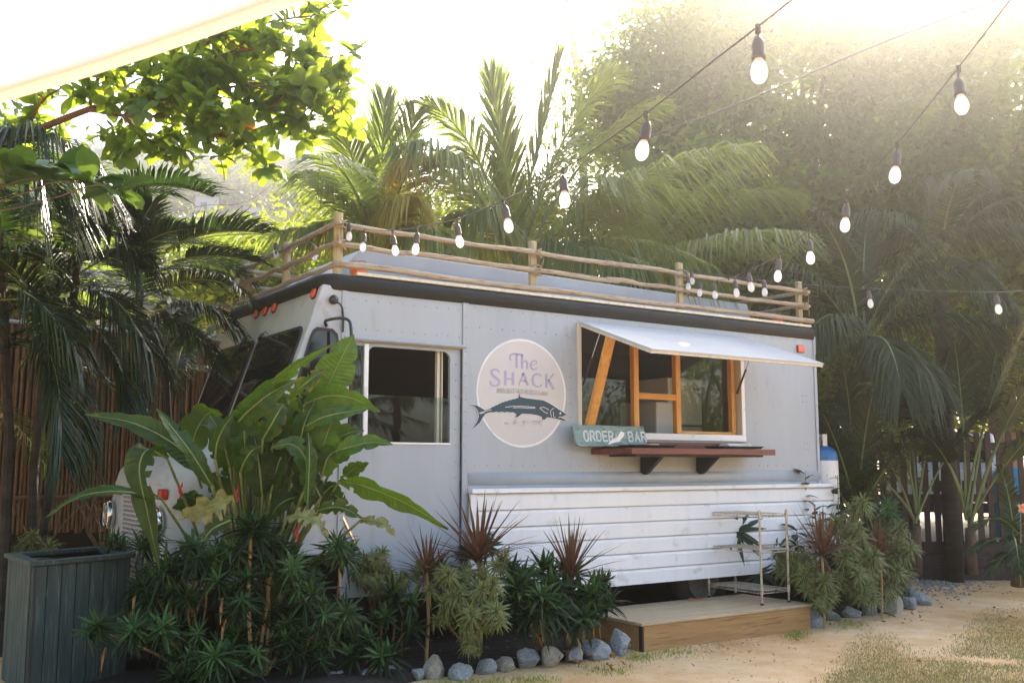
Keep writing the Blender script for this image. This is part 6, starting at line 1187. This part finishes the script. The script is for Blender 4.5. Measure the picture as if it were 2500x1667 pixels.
# bare branched shrub behind the planter
bs = thing('bare_shrub', 'leafless grey branched shrub behind the planter box', 'shrub', at(170, 1420, 9.0)); bs.location.z = 0
def twig(p, d, l_, r, dep):
    q = p+d*l_; MB().tube([p, p.lerp(q, .5)+V(U(-.02, .02), U(-.02, .02), U(-.01, .03)), q], [r, r*.85, r*.7], 5).build('branch', 'bark', bs)
    if dep > 0:
        for k in range(2 if dep < 3 else 3): twig(q, (d+V(U(-.7, .7), U(-.5, .5), U(-.1, .5))).normalized(), l_*U(.6, .85), r*.68, dep-1)
for k in range(3): twig(V(bs.location.x+U(-.4, .5), bs.location.y, 0.2), V(U(-.3, .3), 0, 1).normalized(), .45, .022, 3)
# ================================================================== broadleaf trees on the right
random.seed(61)
def big_tree(label, base, crowns, mats='tree_leaf', size=.17, group=None, trunk_r=.28, name='broadleaf_tree'):
    t = thing(name, label, 'tree', base, group); b = V(*base); top = V(*crowns[0][0])
    MB().tube(catmull([b, b.lerp(top, .45)+V(.2, .1, 0), top], 6), [trunk_r*(1-.055*i) for i in range(13)], 10).build('trunk', 'bark', t, smooth=True)
    for c, rad, *_ in crowns:
        for k in range(7): a = V(*c)+V(U(-1, 1)*rad[0]*.85, U(-1, .6)*rad[1]*.85, U(-.5, .8)*rad[2]); MB().tube(catmull([b.lerp(top, .6), b.lerp(top, .6).lerp(a, .5)+V(0, 0, .3), a], 4), [.11-.01*i for i in range(9)], 6).build('limb', 'bark', t, smooth=True)
    Ps, Vs = [], []
    for c, rad, ncl, per, cl in crowns: p, v = clumped(c, rad, ncl, per, cl, .4); Ps.append(p); Vs.append(v)
    link('crown', quad_cloud('crown', np.concatenate(Ps), size, mats, va=np.concatenate(Vs)), t); return t
def gp(u, d): p = at(u, 1000, d); return V(p.x, p.y, 0)
def lobe(u, v, d, rx, rz, ncl, per, cl=.29): p = at(u, v, d); return ((p.x, p.y, p.z), (rx, rx, rz), int(ncl*1.25), per, cl)
big_tree('large broadleaf tree filling the upper right behind the palms', gp(1960, 19.5), [lobe(1960, 320, 19, 3.6, 2.45, 210, 120), lobe(1640, 260, 18.5, 1.5, 1.2, 60, 110, .4), lobe(1760, 110, 19, 1.6, 1.1, 60, 110, .4), lobe(1500, 230, 18, .55, .6, 14, 80, .3), lobe(1850, 520, 18, 2.6, 1.4, 110, 130)], group='broadleaf trees at the right')
big_tree('broadleaf tree at the right edge in the sun glare', gp(2440, 18.5), [lobe(2400, 300, 18, 3.2, 2.3, 190, 120), lobe(2230, 160, 18.5, 1.9, 1.1, 75, 120), lobe(2520, 560, 17.5, 2.4, 1.8, 110, 130)], group='broadleaf trees at the right')
big_tree('dark spreading tree low behind the right palms', gp(2180, 17.5), [lobe(2180, 760, 18.5, 3.4, 1.6, 160, 120), lobe(1800, 700, 17, 1.8, 1.3, 70, 120), lobe(2470, 850, 19.5, 2.2, 1.6, 80, 120)], group='broadleaf trees at the right')
big_tree('dark undergrowth tree between the truck and the picket fence', gp(1980, 15.8), [lobe(1990, 950, 15.8, 1.6, 1.5, 70, 110)], trunk_r=.1)
big_tree('added tree behind the parked white car, put in to shade it', (17.0, 5.8, 0), [((17.0, 5.8, 4.4), (3.4, 3.4, 1.9), 130, 80, .4)], group='broadleaf trees at the right', trunk_r=.18)  # added tree, put in to keep sun off the car and ground
# sunlit shrubs between the left palms and the hill
big_tree('yellow green sunlit bush beyond the front of the truck', gp(640, 15), [lobe(660, 680, 15, 1.0, .55, 50, 90, .28), lobe(570, 720, 14.5, .8, .6, 40, 90, .25)], 'back_shrub_leaf', .13, None, .06, 'bush')
big_tree('leafy bush behind the truck roof left of the middle palm', gp(1060, 17), [lobe(1080, 640, 17, 1.6, .9, 60, 90, .4), lobe(880, 650, 17, 1.4, .8, 50, 90, .4), lobe(1230, 560, 18, 1.0, .8, 30, 90, .4)], 'back_shrub_leaf', .14, None, .07, 'bush')
big_tree('dark bush behind the truck roof under the right palm', gp(1500, 17), [lobe(1500, 640, 17, 1.8, 1.0, 70, 90, .4), lobe(1700, 640, 17, 1.3, 1.0, 50, 90, .4)], 'tree_leaf', .14, None, .07, 'bush')
big_tree('dark tree in shadow behind the bamboo fence', gp(-20, 14), [lobe(-20, 600, 14, 1.3, 1.6, 80, 100), lobe(-250, 420, 13, 1.6, 2.0, 90, 100)], 'tree_leaf', .16, None, .12)
# trees of the garden on the near side, seen mirrored in the truck's windows
for k, (x, y, s_) in enumerate(((22, -18, 1.2), (1.5, -23, 1.15), (-5, -20, 1.0), (-14, -14, 1.1))):
    big_tree(['round garden tree mirrored in the serving hatch panes', 'tallest garden tree straight behind the viewer', 'garden tree behind the viewer left of centre', 'garden tree to the left behind the viewer'][k], (x, y, 0), [((x, y, 3.4*s_), (3.4*s_, 2.6, 2.3*s_), 110, 60, .6)], 'tree_leaf', .26, 'garden trees behind the viewer', .22)

rp = std_fronds(3, ['areca_leaf', 'crown_shaft'], 2.6, n=40, lmax=.7, stem=.02, wd=.025, droop=.4)
for k, (x, y, z) in enumerate(((4.5, -12.5, 2.6), (7.5, -13.5, 3.2), (1.0, -14.0, 3.0))):
    t = thing('garden_palm', ['garden palm behind the viewer mirrored low in the door window', 'garden palm behind the viewer mirrored in the serving hatch', 'garden palm behind the viewer further left'][k], 'palm', (x, y, 0), 'garden palms behind the viewer'); MB().tube([(x, y, 0), (x, y, z)], .1, 8).build('trunk', 'palm_trunk', t)
    for i in range(13): link('frond', rp[i % 3], t, TRS((x, y, z), euler(0, R(U(-10, 30)), i*2.4), U(.9, 1.1)))
# ================================================================== hillside
def hill_h(d, u):                                                     # height by distance from the camera and direction
    t = (d-45)/85; v = 640-295*t if t > 0 else 640+400*-t
    z = 1.55+d*((833.5-v)/FOC+0.1238)-1.2
    return z*(1 if u < 900 else max(0.25, 1-(u-900)/700))+0.9*math.sin(u*.006*d/90+1)+.5*math.sin(d*.2+u*.01)
us = list(range(-900, 1900, 60)); ds = [30]+list(np.linspace(40, 132, 26))+[160, 200]
def hp(u, d):
    q = at(u, 900, d)
    if d < 35: return V(q.x, q.y, -1.0)
    return V(q.x, q.y, hill_h(min(d, 130), u)-(0 if d <= 132 else (d-132)*.25))
mb = MB(); mb.add([hp(u, d) for d in ds for u in us], [(j*len(us)+i, j*len(us)+i+1, (j+1)*len(us)+i+1, (j+1)*len(us)+i) for j in range(len(ds)-1) for i in range(len(us)-1)])
mat('hill_soil', (0.04, 0.045, 0.02), (0.07, 0.065, 0.03), scale=.2, rough=.95); mb.build('hill', 'hill_soil', None, smooth=True)['kind'] = 'structure'
Ps, Vs = [], []
hs = [(520, 528, 78, 3.4, 2.8, 1), (445, 512, 82, 2.2, 1.5, 0), (612, 492, 88, 2.2, 1.4, 0), (668, 592, 60, 1.9, 1.2, 0), (490, 466, 96, 2.2, 1.3, 0), (745, 443, 102, 4.2, 1.4, 0), (720, 366, 124, 2.4, 1.3, 0)]
hsp = []
for (u, v, d, w_, h_, big) in hs:
    q = hp(u, d); hsp.append(q)
for k in range(2400):
    u = U(-500, 1500); d = 46+86*random.random()**0.8; q = hp(u, d)
    if any((V(q.x, q.y, 0)-V(s.x, s.y, 0)).length < 4.0 for s in hsp): continue
    r_ = U(.6, 1.5); hh = U(.9, 1.5)
    n_ = 110 if d < 90 else 80; m_ = rng.normal(size=(n_, 3)); m_ /= np.linalg.norm(m_, axis=1)[:, None]; m_ *= rng.uniform(.55, 1, n_)[:, None]; m_[:, 2] = m_[:, 2]*hh*.8+.7
    Ps.append(np.array([q.x, q.y, q.z])+m_*r_); Vs.append(np.clip(rng.normal(U(.15, .85), .15, n_), 0, 1))
o = link('hill_forest', quad_cloud('hill_forest', np.concatenate(Ps), .45, 'far_leaf', va=np.concatenate(Vs), aspect=.7, droop=.2)); o['kind'] = 'stuff'
HL = ['large white house among the trees low on the hillside', 'small pale house left of the large white one on the hill', 'long low white roofed house behind the left palm on the hill', 'little grey roofed house just above the truck railing', 'white house above the large one, half way up the hill', 'long pale roof halfway up the hill beside the coconut palm', 'small house near the top of the hill']
for (u, v, d, w_, h_, big), q, lab in zip(hs, hsp, HL):
    z0 = at(u, v, d).z; t = thing('hill_house', lab, 'house', q, 'houses on the hillside'); f_ = (V(CAM.x, CAM.y, 0)-V(q.x, q.y, 0)).normalized(); s_ = V(-f_.y, f_.x, 0); zb = min(q.z-1, z0-h_)
    def HP(a, b, z): return V(q.x, q.y, 0)+s_*a+f_*b+V(0, 0, z)
    zt_ = z0
    mb = MB(); mb.poly([HP(-w_/2, 0, zb), HP(w_/2, 0, zb), HP(w_/2, 0, zt_), HP(-w_/2, 0, zt_)], 5, -f_); wl = mb.build('wall', 'house_white', t)
    mb = MB(); mb.add([HP(-w_/2-.2, .2, zt_), HP(w_/2+.2, .2, zt_), HP(w_/2+.2, -5.2, zt_), HP(-w_/2-.2, -5.2, zt_), HP(-w_/2+.8, -2.5, zt_+.6), HP(w_/2-.8, -2.5, zt_+.6)], [(0, 1, 5, 4), (2, 3, 4, 5), (1, 2, 5), (3, 0, 4), (3, 2, 1, 0)]); mb.build('roof', 'roof_metal', t)
    for k in range(int(w_/1.4)):
        x = -w_/2+.8+k*1.4
        for zz in ([zt_-1.0] if not big else [zt_-1.1, zt_-2.7]): MB().poly([HP(x-.3, .02, zz-.4), HP(x+.3, .02, zz-.4), HP(x+.3, .02, zz+.4), HP(x-.3, .02, zz+.4)], .05, f_).build('window', 'house_window', wl)
for k, (a, b) in enumerate((((560, 545, 36), (1000, 330, 38)), ((430, 520, 36), (760, 395, 40)))):
    P_ = [at(*a), (at(*a)+at(*b))/2-V(0, 0, .6), at(*b)]; tag(MB().tube(catmull([at(a[0]-600, a[1]+260, a[2]-8)]+P_+[at(b[0]+500, b[1]-230, b[2]+10)], 8), .012, 5).build('power_line', 'cable_black'), ['lower power line crossing before the hillside', 'upper power line crossing before the hillside'][k], 'power line')

# ================================================================== ground cover
def blades(name, P, h, matn, wd=.003):
    N = len(P); P = np.asarray(P); az = rng.uniform(0, 6.283, N); ln = rng.uniform(.2, 1.1, N)*h*.9; hh = h*rng.uniform(.4, 1.1, N)
    s = np.stack([np.cos(az+1.57), np.sin(az+1.57), 0*az], 1)*wd; tip = P+np.stack([np.cos(az)*ln, np.sin(az)*ln, hh], 1); midp = P+np.stack([np.cos(az)*ln*.35, np.sin(az)*ln*.35, hh*.65], 1)
    v = np.stack([P-s, P+s, midp+s*.7, midp-s*.7, tip], 1).reshape(-1, 3); f = []
    me = bpy.data.meshes.new(name); idx = np.arange(N)[:, None]*5
    q = (idx+np.array([[0, 1, 2, 3]])); t_ = (idx+np.array([[3, 2, 4]]))
    me.vertices.add(5*N); me.vertices.foreach_set('co', v.ravel().astype(np.float32)); lv = np.concatenate([q.ravel(), t_.ravel()]); me.loops.add(7*N); me.loops.foreach_set('vertex_index', lv.astype(np.int32)); me.polygons.add(2*N)
    me.polygons.foreach_set('loop_start', np.concatenate([np.arange(0, 4*N, 4), 4*N+np.arange(0, 3*N, 3)]).astype(np.int32)); me.update(calc_edges=True); me.materials.append(MAT[matn])
    vv = rng.uniform(0, 1.0, N); a_ = me.attributes.new('v', 'FLOAT', 'FACE'); a_.data.foreach_set('value', np.concatenate([vv, vv]).astype(np.float32)); return me
def scat(n, fx): 
    out = []
    while len(out) < n:
        p = fx()
        if p: out.append((p[0], p[1], ground_h(p[0], p[1])-.002))
    return out
random.seed(71)
def lawn():
    u, v = U(1900, 2700), U(1480, 1900); e = 1480+(2560-u)*.27; 
    if v < e+45*math.sin(u*.02)+U(-25, 60): return None
    p = onz(u, v); 
    return (p.x, p.y) if math.sin(p.x*3.1+1)*math.sin(p.y*2.7)+math.sin(p.x*7+p.y*5)*.5 > -.75+U(-.5, .5) else None
o = link('grass', blades('grass', scat(90000, lawn), .024, 'grass_blade', .0024)); o['kind'] = 'stuff'; o['label'] = 'dry short grass patch at the lower right'
def tufts():
    c = random.choice(((1640, 1590, 60), (1560, 1600, 40), (1945, 1548, 30), (1300, 1655, 60), (1200, 1662, 60), (2080, 1520, 50), (1480, 1630, 60), (1100, 1665, 60))); p = onz(c[0]+random.gauss(0, c[2]*.6), c[1]+random.gauss(0, 7)); return (p.x, p.y)
o = link('grass', blades('grass', scat(3200, tufts), .03, 'back_shrub_leaf', .0022)); o['kind'] = 'stuff'; o['label'] = 'green weed tufts along the step and the rocks'
def pebbles(name, P, r0, r1, matn):
    import bmesh
    bm = bmesh.new(); bmesh.ops.create_icosphere(bm, subdivisions=1, radius=1); base = np.array([v.co[:] for v in bm.verts]); F_ = np.array([[v.index for v in f.verts] for f in bm.faces]); bm.free()
    N = len(P); s = rng.uniform(r0, r1, (N, 1, 1))*rng.uniform(.6, 1.2, (N, 1, 3)); v = base[None]*s*(1+rng.uniform(-.2, .2, (N, len(base), 1)))+np.asarray(P)[:, None, :]
    me = bpy.data.meshes.new(name); me.from_pydata(v.reshape(-1, 3).tolist(), [], (F_[None]+np.arange(N)[:, None, None]*len(base)).reshape(-1, 3).tolist()); me.materials.append(MAT[matn]); return me
def grav():
    u, v = random.gauss(2250, 75), random.gauss(1405, 22); return (lambda p: (p.x, p.y))(onz(u, max(1380, v)))
o = link('gravel', pebbles('gravel', scat(2600, grav), .010, .028, 'gravel_stone')); o['kind'] = 'stuff'; o['label'] = 'patch of grey gravel in front of the fence'
def crumbs():
    if random.random() < .5: p = onz(random.gauss(1720, 90), 1565-.11*(random.gauss(1720, 90)-1720)+abs(random.gauss(0, 10)))
    else: p = onz(U(1300, 2500), U(1430, 1667))
    return (p.x, p.y)
o = link('pebbles', pebbles('pebbles', scat(900, crumbs), .003, .011, 'gravel_stone')); o['kind'] = 'stuff'; o['label'] = 'scattered small pebbles on the sandy path'
def litter():
    r_ = random.random()
    if r_ < .45: p = onz(U(820, 1550), U(1540, 1640))
    elif r_ < .7: p = onz(U(2150, 2500), U(1395, 1450))
    elif r_ < .85: p = onz(U(1950, 2300), U(1450, 1520))
    else: p = onz(U(1300, 2500), U(1450, 1660))
    return (p.x, p.y)
P_ = np.array(scat(520, litter)); P_[:, 2] += .012 + (P_[:, 0] < 2.3)*.05
o = link('leaf_litter', quad_cloud('leaf_litter', P_, .05, 'litter_leaf', droop=0.0)); o['kind'] = 'stuff'; o['label'] = 'dry fallen leaves on the bed and path'

# ================================================================== haze in the air, strengthened to stand in for lens glare
m = bpy.data.materials.new('haze'); m.use_nodes = True; n = m.node_tree; n.nodes.clear(); ou = n.nodes.new('ShaderNodeOutputMaterial'); pv = n.nodes.new('ShaderNodeVolumePrincipled')
pv.inputs['Color'].default_value = (0.985, 0.955, 0.91, 1); pv.inputs['Density'].default_value = HAZE; pv.inputs['Anisotropy'].default_value = 0.93; n.links.new(pv.outputs[0], ou.inputs['Volume']); MAT['haze'] = m
mb = MB(); mb.box((-230, -40, -3.5), (420, 430, 66)); o = mb.build('haze', 'haze'); o['kind'] = 'stuff'; o['label'] = 'thin haze in the air, strengthened to stand in for lens glare'
